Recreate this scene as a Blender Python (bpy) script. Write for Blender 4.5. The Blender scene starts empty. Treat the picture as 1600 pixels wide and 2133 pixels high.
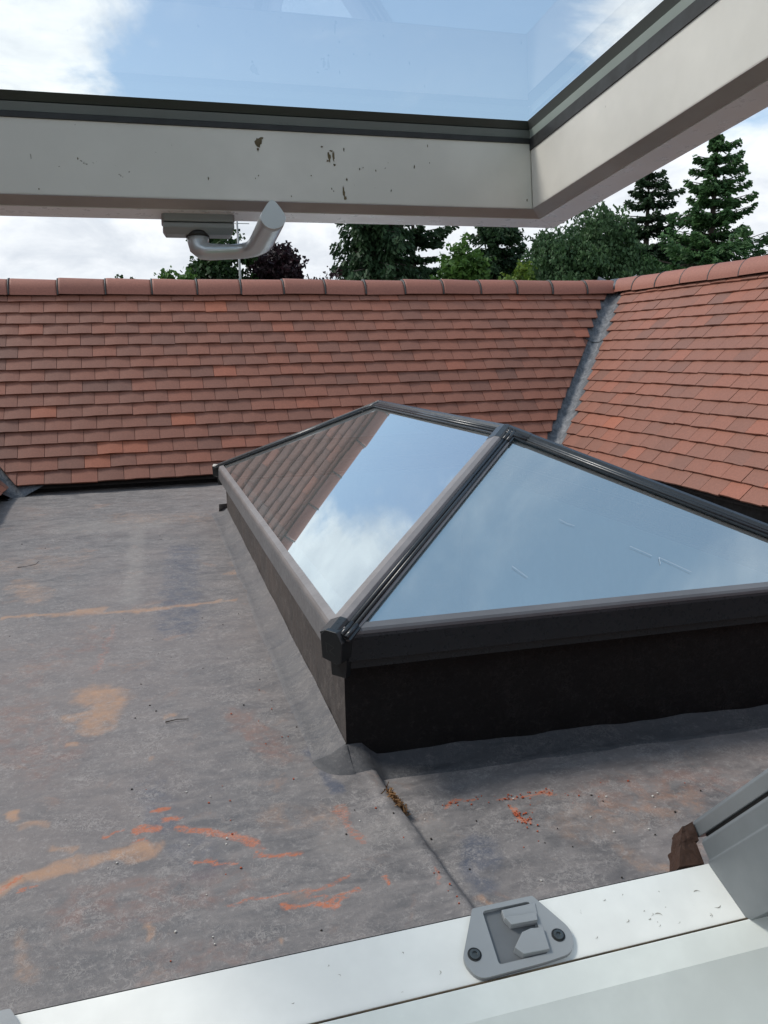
import bpy, bmesh, math, random
import numpy as np
from mathutils import Vector, Matrix
from mathutils.geometry import tessellate_polygon

R = math.radians
scene = bpy.context.scene
COL = scene.collection
random.seed(7)
RNG = np.random.default_rng(11)

# ------------------------------------------------------------------ camera
cam_d = bpy.data.cameras.new('camera')
cam = bpy.data.objects.new('camera', cam_d)
COL.objects.link(cam)
scene.camera = cam
yaw, pitch, roll = 0.27730598, 0.19443452, -0.02015193
fw = Vector((math.sin(yaw)*math.cos(pitch), math.cos(yaw)*math.cos(pitch), -math.sin(pitch)))
r0 = Vector((math.cos(yaw), -math.sin(yaw), 0))
u0 = r0.cross(fw)
rr = math.cos(roll)*r0 + math.sin(roll)*u0
uu = -math.sin(roll)*r0 + math.cos(roll)*u0
cam.matrix_world = Matrix(((rr.x, uu.x, -fw.x, 0), (rr.y, uu.y, -fw.y, 0), (rr.z, uu.z, -fw.z, 0), (0, 0, 0, 1)))
cam_d.sensor_fit = 'VERTICAL'
cam_d.sensor_height = 24.0
cam_d.lens = 1716.9/2133*24.0
cam_d.clip_start = 0.02
cam_d.clip_end = 2000

# ------------------------------------------------------------------ sky and sun
SUN_EL, SUN_AZ = R(52), R(-62)          # azimuth from +Y towards +X
w = bpy.data.worlds.new('World'); scene.world = w; w.use_nodes = True
nt = w.node_tree; nt.nodes.clear()
def N(t, kind, **kw):
    n = t.nodes.new(kind)
    for k, v in kw.items(): setattr(n, k, v)
    return n
def L(t, a, b): t.links.new(a, b)
def math_n(t, op, a, b=None, c=None, clamp=False):
    n = N(t, 'ShaderNodeMath', operation=op); n.use_clamp = clamp
    for i, v in enumerate((a, b, c)):
        if v is None: continue
        if isinstance(v, (int, float)): n.inputs[i].default_value = v
        else: L(t, v, n.inputs[i])
    return n.outputs[0]
def vmath(t, op, a, b=None):
    n = N(t, 'ShaderNodeVectorMath', operation=op)
    for i, v in enumerate((a, b)):
        if v is None: continue
        if isinstance(v, (tuple, list)): n.inputs[i].default_value = v
        else: L(t, v, n.inputs[i])
    return n.outputs[1] if op in ('LENGTH', 'DISTANCE', 'DOT_PRODUCT') else n.outputs[0]
def maprange(t, v, a, b, c=0.0, d=1.0, smooth=True):
    n = N(t, 'ShaderNodeMapRange'); n.interpolation_type = 'SMOOTHSTEP' if smooth else 'LINEAR'
    L(t, v, n.inputs[0])
    for i, x in enumerate((a, b, c, d)): n.inputs[i+1].default_value = x
    return n.outputs[0]
def mixc(t, f, a, b, mode='MIX'):
    n = N(t, 'ShaderNodeMix', data_type='RGBA', blend_type=mode)
    for s, v in ((n.inputs[0], f), (n.inputs[6], a), (n.inputs[7], b)):
        if isinstance(v, (int, float)): s.default_value = v
        elif isinstance(v, (tuple, list)): s.default_value = (*v[:3], 1)
        else: L(t, v, s)
    return n.outputs[2]
def noise(t, vec, scale, detail=4, rough=0.55, dist=0.0, lac=2.0):
    n = N(t, 'ShaderNodeTexNoise'); n.inputs['Scale'].default_value = scale
    n.inputs['Detail'].default_value = detail; n.inputs['Roughness'].default_value = rough
    n.inputs['Distortion'].default_value = dist; n.inputs['Lacunarity'].default_value = lac
    if vec is not None: L(t, vec, n.inputs['Vector'])
    return n.outputs[0], n.outputs[1]
def mapping(t, vec, scale=(1, 1, 1), rot=(0, 0, 0), loc=(0, 0, 0)):
    n = N(t, 'ShaderNodeMapping')
    L(t, vec, n.inputs[0]); n.inputs[1].default_value = loc; n.inputs[2].default_value = rot; n.inputs[3].default_value = scale
    return n.outputs[0]

sky = N(nt, 'ShaderNodeTexSky', sky_type='NISHITA')
sky.sun_disc = False; sky.sun_elevation = SUN_EL; sky.sun_rotation = SUN_AZ
sky.air_density = 1.0; sky.dust_density = 0.6; sky.ozone_density = 1.6; sky.altitude = 60
tc = N(nt, 'ShaderNodeTexCoord'); dirv = tc.outputs['Generated']
f1, _ = noise(nt, mapping(nt, dirv, (1, 1, 1.7)), 5.0, 9, 0.62, 0.35)
f2, _ = noise(nt, mapping(nt, dirv, (1, 1, 2.6), loc=(3.1, 1.7, 0.4)), 3.2, 7, 0.6, 0.2)
f3, _ = noise(nt, mapping(nt, dirv, (1, 1, 2.0), loc=(7, 2, 5)), 11.0, 7, 0.62, 0.5)
sep = N(nt, 'ShaderNodeSeparateXYZ'); L(nt, dirv, sep.inputs[0])
def blob(c, r_in, r_out, zs=1.0):
    d = vmath(nt, 'SUBTRACT', dirv, c)
    d = vmath(nt, 'MULTIPLY', d, (1, 1, zs))
    return maprange(nt, vmath(nt, 'LENGTH', d), r_in, r_out, 1, 0)
bl = blob((-0.27, 0.90, 0.34), 0.19, 0.38, 1.0)      # bank of cloud to the left of the ridge
br = blob((0.56, 0.77, 0.33), 0.02, 0.21, 1.0)       # cloud above the trees on the right
bs = blob((0.10, 0.925, 0.385), 0.0, 0.06, 1.0)
low = maprange(nt, sep.outputs[2], 0.165, 0.265, 1, 0)
back = maprange(nt, sep.outputs[1], 0.72, 0.15, 0, 0.62)
left = maprange(nt, sep.outputs[0], -0.15, -0.5, 0, 0.6)
bias = math_n(nt, 'MAXIMUM', math_n(nt, 'MAXIMUM', bl, math_n(nt, 'MULTIPLY', br, 0.9)), math_n(nt, 'MAXIMUM', low, math_n(nt, 'MULTIPLY', bs, 0.42)))
bias = math_n(nt, 'MAXIMUM', bias, math_n(nt, 'MAXIMUM', back, left))
dens = math_n(nt, 'ADD', math_n(nt, 'MULTIPLY', math_n(nt, 'SUBTRACT', f1, 0.5), 1.9), bias)
cover = maprange(nt, dens, 0.38, 0.86)
wisp = math_n(nt, 'MULTIPLY', maprange(nt, f3, 0.5, 0.85), 0.10)
cover = math_n(nt, 'ADD', cover, wisp, clamp=True)
high = maprange(nt, sep.outputs[2], 0.5, 0.68)
hz, _ = noise(nt, dirv, 3.0, 6, 0.6, 0.5)
veil = maprange(nt, hz, 0.42, 0.70, 0.0, 0.40)
cover = math_n(nt, 'ADD', math_n(nt, 'MULTIPLY', cover, math_n(nt, 'SUBTRACT', 1.0, high)), math_n(nt, 'MULTIPLY', veil, high))
shade = maprange(nt, math_n(nt, 'ADD', math_n(nt, 'MULTIPLY', f2, 0.6), math_n(nt, 'MULTIPLY', f3, 0.4)), 0.33, 0.66)
cloudcol = mixc(nt, shade, (4.9, 5.3, 5.85), (8.0, 8.2, 8.35))
sdv = (math.sin(SUN_AZ)*math.cos(SUN_EL), math.cos(SUN_AZ)*math.cos(SUN_EL), math.sin(SUN_EL))
toward = math_n(nt, 'MAXIMUM', vmath(nt, 'DOT_PRODUCT', dirv, sdv), 0.0)
glow = math_n(nt, 'ADD', math_n(nt, 'MULTIPLY', math_n(nt, 'POWER', toward, 5.0), 1.2), 1.0)
glow = math_n(nt, 'MULTIPLY', glow, maprange(nt, sep.outputs[2], 0.12, 0.26, 0.86, 1.0))
glow = math_n(nt, 'ADD', glow, maprange(nt, sep.outputs[1], 0.1, -0.5, 0, 0.45))
gm = N(nt, 'ShaderNodeVectorMath', operation='SCALE'); L(nt, cloudcol, gm.inputs[0]); L(nt, glow, gm.inputs['Scale']); cloudcol = gm.outputs[0]
skyb = mixc(nt, 1.0, sky.outputs[0], (1.3, 1.22, 1.1), 'MULTIPLY')
skyb = mixc(nt, maprange(nt, sep.outputs[2], 0.45, 0.8, 0.0, 0.75), skyb, (2.15, 3.3, 4.5))
skycol = mixc(nt, cover, skyb, cloudcol)
bg = N(nt, 'ShaderNodeBackground'); bg.inputs[1].default_value = 0.1
L(nt, skycol, bg.inputs[0])
wo = N(nt, 'ShaderNodeOutputWorld'); L(nt, bg.outputs[0], wo.inputs[0])

sun_d = bpy.data.lights.new('sun', 'SUN'); sun_d.energy = 1.9; sun_d.angle = R(14); sun_d.color = (1.0, 0.95, 0.88)
sun = bpy.data.objects.new('sun', sun_d); COL.objects.link(sun)
sd = Vector((math.sin(SUN_AZ)*math.cos(SUN_EL), math.cos(SUN_AZ)*math.cos(SUN_EL), math.sin(SUN_EL)))
sun.rotation_euler = (-sd).to_track_quat('-Z', 'Y').to_euler()
scene.view_settings.view_transform = 'Standard'; scene.view_settings.look = 'None'
scene.view_settings.exposure = 0.7; scene.view_settings.gamma = 1.0
scene.render.engine = 'CYCLES'
scene.cycles.use_denoising = True
scene.cycles.max_bounces = 8; scene.cycles.transparent_max_bounces = 12; scene.cycles.transmission_bounces = 6

# ------------------------------------------------------------------ materials
MATS = {}
def new_mat(name):
    m = bpy.data.materials.new(name); m.use_nodes = True
    t = m.node_tree; t.nodes.clear()
    out = N(t, 'ShaderNodeOutputMaterial'); b = N(t, 'ShaderNodeBsdfPrincipled')
    L(t, b.outputs[0], out.inputs[0]); MATS[name] = m
    return m, t, b, out
def setc(s, v): s.default_value = (*v, 1)
def bump(t, b, h, strength=0.3, dist=0.002):
    n = N(t, 'ShaderNodeBump'); n.inputs['Strength'].default_value = strength; n.inputs['Distance'].default_value = dist
    L(t, h, n.inputs['Height']); L(t, n.outputs[0], b.inputs['Normal']); return n
def obj_co(t): return N(t, 'ShaderNodeTexCoord').outputs['Object']
def geo_co(t): return N(t, 'ShaderNodeNewGeometry').outputs['Position']

def paint(name, col, rough=0.4, speck=0.0, speckcol=(0.12, 0.09, 0.05), scale=60, metal=0.0, grime=0.12, b_str=0.08, speckscale=90):
    m, t, b, o = new_mat(name)
    co = geo_co(t)
    n1, _ = noise(t, co, scale*0.12, 5, 0.6)
    n2, _ = noise(t, co, scale, 5, 0.6)
    c = mixc(t, maprange(t, n1, 0.35, 0.75), tuple(x*(1-grime) for x in col), tuple(min(1, x*1.04) for x in col))
    if speck:
        wv, wc = noise(t, co, speckscale, 3, 0.62, 0.6)
        cl, _ = noise(t, mapping(t, co, (1, 1, 1), (0, 0, 0), (3, 1, 7)), 5.5, 3, 0.5)
        thr = math_n(t, 'ADD', wv, math_n(t, 'MULTIPLY', math_n(t, 'SUBTRACT', cl, 0.5), 0.35*speck+0.05))
        msk = maprange(t, thr, 0.775-0.05*speck, 0.80-0.05*speck)
        c = mixc(t, math_n(t, 'MULTIPLY', msk, 0.75), c, speckcol)
    L(t, c, b.inputs['Base Color'])
    L(t, maprange(t, n2, 0.3, 0.7, rough*0.85, min(1, rough*1.2)), b.inputs['Roughness'])
    b.inputs['Metallic'].default_value = metal
    bump(t, b, n2, b_str, 0.001)
    return m

M_white = paint('white_paint', (0.80, 0.79, 0.74), 0.42, speck=0.16, speckscale=55)
M_face_lit = paint('sash_face_lit_paint', (0.82, 0.80, 0.81), 0.3, grime=0.06)  # whiter copy of the sash paint: light bounced off the deck put in
M_sashw = paint('sash_paint', (0.69, 0.655, 0.60), 0.4, speck=0.6, scale=50, speckcol=(0.16, 0.14, 0.10), speckscale=75)
M_chamfer_shade = paint('chamfer_shade_paint', (0.40, 0.36, 0.345), 0.5, grime=0.2)  # darker copy of the sash paint: the chamfer's shade put into the colour
M_sill2 = paint('sill_lining_paint', (0.74, 0.755, 0.705), 0.45, grime=0.15)
M_jamb = paint('grey_jamb', (0.155, 0.17, 0.18), 0.42, grime=0.12)
M_cover = paint('grey_cover', (0.20, 0.215, 0.225), 0.38, metal=0.2)
M_gask = paint('rubber_black', (0.018, 0.018, 0.018), 0.55)
M_gaskd = paint('rubber_dark', (0.045, 0.05, 0.047), 0.5)
M_gaskl = paint('glass_edge', (0.30, 0.34, 0.31), 0.4)
M_gaskg = paint('rubber_grey', (0.15, 0.16, 0.15), 0.6)
M_plate = paint('striker_grey', (0.28, 0.29, 0.295), 0.42, grime=0.08)
M_pocket_shade = paint('striker_pocket_shade', (0.14, 0.145, 0.15), 0.5)  # darker than the plate: shade of a deeper recess put into the colour
M_screw = paint('screw_steel', (0.12, 0.13, 0.13), 0.3, metal=0.8)
M_handle = paint('satin_aluminium', (0.52, 0.54, 0.55), 0.33, metal=0.5, grime=0.03, b_str=0.02)
M_hbase = paint('handle_base_grey', (0.27, 0.285, 0.295), 0.4, grime=0.03)
M_foam = paint('brown_foam', (0.052, 0.023, 0.013), 0.9, b_str=0.8, scale=220)
M_wood = paint('dark_wood', (0.03, 0.018, 0.012), 0.7)
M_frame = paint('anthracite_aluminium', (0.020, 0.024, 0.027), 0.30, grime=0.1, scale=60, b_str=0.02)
M_frame_lit = paint('dusty_skylit_aluminium', (0.20, 0.185, 0.18), 0.42, scale=60, b_str=0.03, grime=0.18)  # lighter frame tone: dust, plus sky light put into the colour
M_trimd = paint('grey_sheen_aluminium', (0.13, 0.13, 0.134), 0.36, scale=60, b_str=0.03, grime=0.15)  # mid frame tone: sky sheen of the beams put into the colour
M_cap = paint('cap_plastic', (0.010, 0.013, 0.014), 0.4)
M_plaster = paint('shaft_plaster', (0.62, 0.66, 0.66), 0.8)
M_mast = paint('galvanised_pole', (0.30, 0.30, 0.30), 0.5, metal=0.4)

def felt(name, base, dusty, dust_amt, attr=False):
    m, t, b, o = new_mat(name)
    co = geo_co(t)
    big, _ = noise(t, co, 1.3, 4, 0.6, 0.3)
    mid, _ = noise(t, mapping(t, co, (1.0, 2.6, 1.0)), 9, 7, 0.68, 0.6)
    fine, fc = noise(t, co, 60, 7, 0.80)
    # tangled pale fibres: thin ridges of strongly warped noise
    wv, wc = noise(t, co, 42, 3, 0.6)
    wco = vmath(t, 'ADD', co, vmath(t, 'MULTIPLY', wc, (0.035, 0.035, 0.035)))
    r1, _ = noise(t, wco, 34, 2, 0.5)
    r2, _ = noise(t, mapping(t, wco, (1, 1, 1), (0, 0, 0.9), (4, 2, 1)), 46, 2, 0.5)
    r3, _ = noise(t, mapping(t, wco, (1, 1, 1), (0, 0, 0.4), (9, 5, 1)), 66, 2, 0.5)
    fib = math_n(t, 'MAXIMUM', maprange(t, math_n(t, 'ABSOLUTE', math_n(t, 'SUBTRACT', r1, 0.5)), 0.008, 0.030, 1, 0),
                 maprange(t, math_n(t, 'ABSOLUTE', math_n(t, 'SUBTRACT', r2, 0.52)), 0.007, 0.028, 1, 0))
    fib = math_n(t, 'MAXIMUM', fib, maprange(t, math_n(t, 'ABSOLUTE', math_n(t, 'SUBTRACT', r3, 0.48)), 0.008, 0.035, 0.8, 0))
    fm, _ = noise(t, mapping(t, co, (1, 1, 1), (0, 0, 0), (2, 7, 1)), 9, 6, 0.75)
    fib = math_n(t, 'MULTIPLY', fib, maprange(t, fm, 0.42, 0.68, 0.08, 0.95))
    c = mixc(t, maprange(t, mid, 0.26, 0.78), base, dusty)
    c = mixc(t, math_n(t, 'MULTIPLY', maprange(t, big, 0.38, 0.66), 0.45), c, (dusty[0]*1.12, dusty[1]*1.0, dusty[2]*0.94))
    if attr:
        at = N(t, 'ShaderNodeAttribute', attribute_name='stain'); sp = N(t, 'ShaderNodeSeparateColor'); L(t, at.outputs['Color'], sp.inputs[0])
        at2 = N(t, 'ShaderNodeAttribute', attribute_name='stain_tone'); sp2 = N(t, 'ShaderNodeSeparateColor'); L(t, at2.outputs['Color'], sp2.inputs[0])
        brk, _ = noise(t, mapping(t, co, (1.0, 1.6, 1)), 95, 5, 0.75, 0.8)
        brk2, _ = noise(t, co, 22, 6, 0.68, 0.6)
        def grit(s, lo, hi, k):
            return math_n(t, 'MULTIPLY', maprange(t, math_n(t, 'ADD', s, math_n(t, 'MULTIPLY', math_n(t, 'SUBTRACT', k, 0.5), 1.5)), lo, hi), math_n(t, 'MINIMUM', math_n(t, 'MULTIPLY', s, 3.0), 1.0))
        c = mixc(t, math_n(t, 'MULTIPLY', sp2.outputs[2], 0.8), c, (dusty[0]*1.35, dusty[1]*1.35, dusty[2]*1.28))  # pale grey strokes, mixed lighter than the felt around them
        c = mixc(t, grit(sp2.outputs[0], 0.15, 0.75, brk2), c, (0.19, 0.12, 0.10))
        c = mixc(t, grit(sp2.outputs[1], 0.10, 0.9, brk2), c, (0.075, 0.082, 0.105))
        c = mixc(t, math_n(t, 'MULTIPLY', grit(sp.outputs[1], 0.05, 1.25, brk2), 0.85), c, (0.40, 0.225, 0.125))
        c = mixc(t, math_n(t, 'MULTIPLY', maprange(t, math_n(t, 'MULTIPLY', sp.outputs[0], math_n(t, 'ADD', math_n(t, 'MULTIPLY', math_n(t, 'SUBTRACT', brk, 0.5), 4.2), 1.0)), 0.25, 0.95), 0.88), c, (0.40, 0.118, 0.048))
        # fine scatter of brick dust everywhere
        sc_, _ = noise(t, co, 7.0, 6, 0.75, 0.5)
        c = mixc(t, math_n(t, 'MULTIPLY', maprange(t, sc_, 0.56, 0.74), 0.42), c, (0.30, 0.17, 0.11))
    c = mixc(t, math_n(t, 'MULTIPLY', fib, 0.40*dust_amt), c, (0.40, 0.37, 0.345))
    c = mixc(t, math_n(t, 'MULTIPLY', maprange(t, fine, 0.52, 0.68), 0.42*dust_amt), c, (0.36, 0.33, 0.31))
    c = mixc(t, math_n(t, 'MULTIPLY', maprange(t, fine, 0.45, 0.28), 0.3), c, tuple(x*0.45 for x in base))
    L(t, c, b.inputs['Base Color'])
    L(t, maprange(t, mid, 0.3, 0.7, 0.5, 0.75), b.inputs['Roughness'])
    h = math_n(t, 'ADD', math_n(t, 'MULTIPLY', fine, 0.6), math_n(t, 'ADD', math_n(t, 'MULTIPLY', mid, 0.8), math_n(t, 'MULTIPLY', fib, 0.25)))
    bump(t, b, h, 0.55, 0.004)
    return m
M_deck = felt('roofing_felt', (0.092, 0.088, 0.089), (0.190, 0.173, 0.166), 1.0, True)
M_up_side = felt('upstand_felt_brown', (0.026, 0.023, 0.022), (0.070, 0.058, 0.052), 0.4)  # lighter, browner felt for the two long sides
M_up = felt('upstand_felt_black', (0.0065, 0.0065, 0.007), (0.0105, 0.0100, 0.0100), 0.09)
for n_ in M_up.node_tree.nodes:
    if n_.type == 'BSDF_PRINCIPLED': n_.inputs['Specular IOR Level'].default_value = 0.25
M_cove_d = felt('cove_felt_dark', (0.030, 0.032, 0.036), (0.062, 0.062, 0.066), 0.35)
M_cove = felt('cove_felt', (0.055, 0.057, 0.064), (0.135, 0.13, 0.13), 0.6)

def lead(name):
    m, t, b, o = new_mat(name); co = geo_co(t)
    a, _ = noise(t, mapping(t, co, (3, 3, 1.2)), 7, 7, 0.7, 1.2)
    a2, _ = noise(t, co, 30, 6, 0.7, 1.5)
    c = mixc(t, maprange(t, a, 0.35, 0.7), (0.05, 0.055, 0.063), (0.145, 0.15, 0.16))
    c = mixc(t, math_n(t, 'MULTIPLY', maprange(t, a2, 0.55, 0.66), 0.35), c, (0.24, 0.24, 0.245))
    L(t, c, b.inputs['Base Color']); b.inputs['Metallic'].default_value = 0.3; b.inputs['Roughness'].default_value = 0.5
    bump(t, b, a, 0.5, 0.008); return m
M_lead = lead('lead_sheet')

def clay(name, ramp):
    m, t, b, o = new_mat(name); co = geo_co(t)
    at = N(t, 'ShaderNodeAttribute', attribute_name='tint'); sp = N(t, 'ShaderNodeSeparateColor'); L(t, at.outputs['Color'], sp.inputs[0])
    cr = N(t, 'ShaderNodeValToRGB'); e = cr.color_ramp.elements
    e[0].position, e[0].color = ramp[0][0], (*ramp[0][1], 1); e[1].position, e[1].color = ramp[-1][0], (*ramp[-1][1], 1)
    for p, c in ramp[1:-1]:
        k = e.new(p); k.color = (*c, 1)
    wv, _ = noise(t, co, 11, 5, 0.6)
    v = math_n(t, 'ADD', sp.outputs[0], math_n(t, 'MULTIPLY', math_n(t, 'SUBTRACT', wv, 0.5), 0.16))
    L(t, v, cr.inputs[0])
    n, _ = noise(t, co, 90, 6, 0.7)
    c = mixc(t, maprange(t, n, 0.3, 0.72), mixc(t, 1.0, cr.outputs[0], (0.86, 0.85, 0.85), 'MULTIPLY'), mixc(t, 1.0, cr.outputs[0], (1.1, 1.09, 1.08), 'MULTIPLY'))
    s, _ = noise(t, co, 3.0, 6, 0.75, 0.6)
    c = mixc(t, math_n(t, 'MULTIPLY', maprange(t, s, 0.60, 0.78), 0.2), c, (0.36, 0.20, 0.15))
    L(t, c, b.inputs['Base Color']); b.inputs['Roughness'].default_value = 0.62
    b.inputs['Specular IOR Level'].default_value = 0.35
    bump(t, b, n, 0.25, 0.001); return m
M_tile = clay('clay_tile', [(0.0, (0.150, 0.072, 0.052)), (0.35, (0.192, 0.083, 0.056)), (0.7, (0.225, 0.088, 0.056)), (0.9, (0.27, 0.094, 0.056)), (1.0, (0.29, 0.098, 0.054))])
M_ridge = clay('clay_ridge', [(0.0, (0.215, 0.090, 0.064)), (1.0, (0.265, 0.108, 0.076))])
M_batten = paint('dark_underlay', (0.03, 0.026, 0.024), 0.9)
M_brick = paint('house_brick', (0.25, 0.11, 0.07), 0.85)

def glass(name, tint, base_refl, dust, refl_tint, cap=1.0, ior=1.9):
    m = bpy.data.materials.new(name); m.use_nodes = True; t = m.node_tree; t.nodes.clear()
    out = N(t, 'ShaderNodeOutputMaterial')
    tr = N(t, 'ShaderNodeBsdfTransparent'); setc(tr.inputs[0], tint)
    gl = N(t, 'ShaderNodeBsdfGlossy'); gl.inputs['Roughness'].default_value = 0.004; setc(gl.inputs[0], refl_tint)
    fr = N(t, 'ShaderNodeFresnel'); fr.inputs[0].default_value = ior
    f = math_n(t, 'MINIMUM', math_n(t, 'ADD', math_n(t, 'MULTIPLY', fr.outputs[0], 1-base_refl), base_refl), cap)
    mx = N(t, 'ShaderNodeMixShader'); L(t, f, mx.inputs[0]); L(t, tr.outputs[0], mx.inputs[1]); L(t, gl.outputs[0], mx.inputs[2])
    df = N(t, 'ShaderNodeBsdfDiffuse'); setc(df.inputs[0], (0.6, 0.58, 0.55))
    co = geo_co(t); n1, _ = noise(t, co, 260, 3, 0.7); n2, _ = noise(t, co, 3.5, 5, 0.6)
    d = math_n(t, 'ADD', math_n(t, 'MULTIPLY', maprange(t, n1, 0.55, 0.75), math_n(t, 'MULTIPLY', maprange(t, n2, 0.35, 0.7), dust)), dust*0.35)
    mx2 = N(t, 'ShaderNodeMixShader'); L(t, d, mx2.inputs[0]); L(t, mx.outputs[0], mx2.inputs[1]); L(t, df.outputs[0], mx2.inputs[2])
    L(t, mx2.outputs[0], out.inputs[0]); MATS[name] = m
    return m
M_glass = glass('lantern_glass', (0.58, 0.76, 0.84), 0.52, 0.24, (0.84, 0.955, 1.0), 1.0, 1.9)
M_pane = glass('sash_glass', (0.92, 0.95, 0.945), 0.03, 0.015, (1, 1, 1), 0.35, 1.45)

def leafm(name, a, b_, sat=1.0):
    m, t, b, o = new_mat(name)
    at = N(t, 'ShaderNodeAttribute', attribute_name='tint'); sp = N(t, 'ShaderNodeSeparateColor'); L(t, at.outputs['Color'], sp.inputs[0])
    c = mixc(t, sp.outputs[0], a, b_); L(t, c, b.inputs['Base Color'])
    b.inputs['Roughness'].default_value = 0.6; b.inputs['Specular IOR Level'].default_value = 0.25
    tl = N(t, 'ShaderNodeBsdfTranslucent'); L(t, c, tl.inputs[0])
    mx = N(t, 'ShaderNodeMixShader'); mx.inputs[0].default_value = 0.28
    L(t, b.outputs[0], mx.inputs[1]); L(t, tl.outputs[0], mx.inputs[2]); L(t, mx.outputs[0], o.inputs[0])
    return m
M_l_yew = leafm('foliage_dark', (0.012, 0.028, 0.010), (0.035, 0.075, 0.022))
M_l_cop = leafm('foliage_copper', (0.014, 0.008, 0.011), (0.040, 0.018, 0.024))
M_l_con = leafm('needles_dark', (0.014, 0.034, 0.015), (0.045, 0.088, 0.036))
M_l_ced = leafm('needles_cedar', (0.026, 0.068, 0.026), (0.080, 0.165, 0.055))
M_l_lit = leafm('foliage_light', (0.035, 0.085, 0.018), (0.10, 0.19, 0.04))
M_l_mid = leafm('foliage_mid', (0.028, 0.062, 0.026), (0.080, 0.145, 0.058))
M_l_yel = leafm('foliage_yellow', (0.05, 0.10, 0.015), (0.15, 0.21, 0.03))
M_bark = paint('bark', (0.045, 0.035, 0.028), 0.9, b_str=0.8, scale=20)

# ------------------------------------------------------------------ mesh helpers
class MB:
    def __init__(s): s.v = []; s.f = []; s.t = []; s.sm = []
    def add(s, vs, fs, tint=None, smooth=False):
        o = len(s.v); s.v += [tuple(v) for v in vs]
        s.f += [tuple(i+o for i in f) for f in fs]
        s.t += [tint]*len(fs) ; s.sm += [smooth]*len(fs)
    def box(s, lo, hi, tint=None, X=None):
        x0, y0, z0 = lo; x1, y1, z1 = hi
        vs = [(x0,y0,z0),(x1,y0,z0),(x1,y1,z0),(x0,y1,z0),(x0,y0,z1),(x1,y0,z1),(x1,y1,z1),(x0,y1,z1)]
        if X: vs = [X(*v) for v in vs]
        s.add(vs, [(0,3,2,1),(4,5,6,7),(0,1,5,4),(1,2,6,5),(2,3,7,6),(3,0,4,7)], tint)
    def prism(s, prof, a, b, wv, uv, smooth=False, cap=True):
        """profile [(w,h)] swept from point a to point b; wv, uv are the width and height axes"""
        a, b, wv, uv = Vector(a), Vector(b), Vector(wv), Vector(uv)
        n = len(prof)
        vs = [a + wv*p[0] + uv*p[1] for p in prof] + [b + wv*p[0] + uv*p[1] for p in prof]
        fs = [(i, (i+1) % n, n+(i+1) % n, n+i) for i in range(n)]
        s.add(vs, fs, None, smooth)
        if cap:
            s.add([vs[i] for i in range(n)], [tuple(range(n))[::-1]]); s.add([vs[n+i] for i in range(n)], [tuple(range(n))])
    def loft(s, rings, smooth=True, cap=True, closed=True):
        n = len(rings[0]); vs = [p for r in rings for p in r]; fs = []
        for k in range(len(rings)-1):
            for i in range(n if closed else n-1):
                j = (i+1) % n
                fs.append((k*n+i, k*n+j, (k+1)*n+j, (k+1)*n+i))
        s.add(vs, fs, None, smooth)
        if cap and closed:
            s.add(rings[0], [tuple(range(n))[::-1]], None, False); s.add(rings[-1], [tuple(range(n))], None, False)
    def tube(s, pts, rad, n=8, cap=True):
        rings = []
        pts = [Vector(p) for p in pts]
        for i, p in enumerate(pts):
            d = (pts[min(i+1, len(pts)-1)] - pts[max(i-1, 0)]).normalized()
            a = d.orthogonal().normalized() if i == 0 else (prev - d*prev.dot(d)).normalized()
            prev = a; b = d.cross(a)
            r = rad[i] if isinstance(rad, (list, tuple)) else rad
            rings.append([p + a*math.cos(2*math.pi*k/n)*r + b*math.sin(2*math.pi*k/n)*r for k in range(n)])
        s.loft(rings, True, cap)
    def build(s, name, mat, parent=None, bevel=0.0, fixn=True, segs=2):
        loc = Vector(parent.location) if parent is not None and parent.parent is None else Vector((0, 0, 0))
        if parent is not None and parent.parent is not None: loc = Vector(parent.parent.location)
        me = bpy.data.meshes.new(name)
        me.from_pydata([tuple(Vector(v)-loc) for v in s.v], [], s.f)
        me.materials.append(mat)
        if any(t is not None for t in s.t):
            a = me.attributes.new('tint', 'FLOAT_COLOR', 'FACE')
            d = np.ones((len(s.f), 4), dtype=np.float32)
            d[:, 0] = [0.5 if t is None else t for t in s.t]; a.data.foreach_set('color', d.ravel())
        me.polygons.foreach_set('use_smooth', s.sm)
        if fixn:
            bm = bmesh.new(); bm.from_mesh(me); bmesh.ops.remove_doubles(bm, verts=bm.verts, dist=1e-6) if fixn != 'keep' else None
            bmesh.ops.recalc_face_normals(bm, faces=bm.faces); bm.to_mesh(me); bm.free()
        me.update()
        o = bpy.data.objects.new(name, me); COL.objects.link(o)
        if parent is not None: o.parent = parent
        if bevel:
            md = o.modifiers.new('bevel', 'BEVEL'); md.width = bevel; md.segments = segs; md.limit_method = 'ANGLE'; md.angle_limit = R(35); md.harden_normals = True
        return o
def tag(o, label, cat, group=None):
    o['label'] = label; o['category'] = cat
    if group: o['group'] = group
    return o
def thing(name, label, cat, loc=(0, 0, 0), group=None):
    o = bpy.data.objects.new(name, None); COL.objects.link(o); o.location = loc; o.empty_display_size = 0.1
    return tag(o, label, cat, group)
def struct(o): o['kind'] = 'structure'; return o
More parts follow.
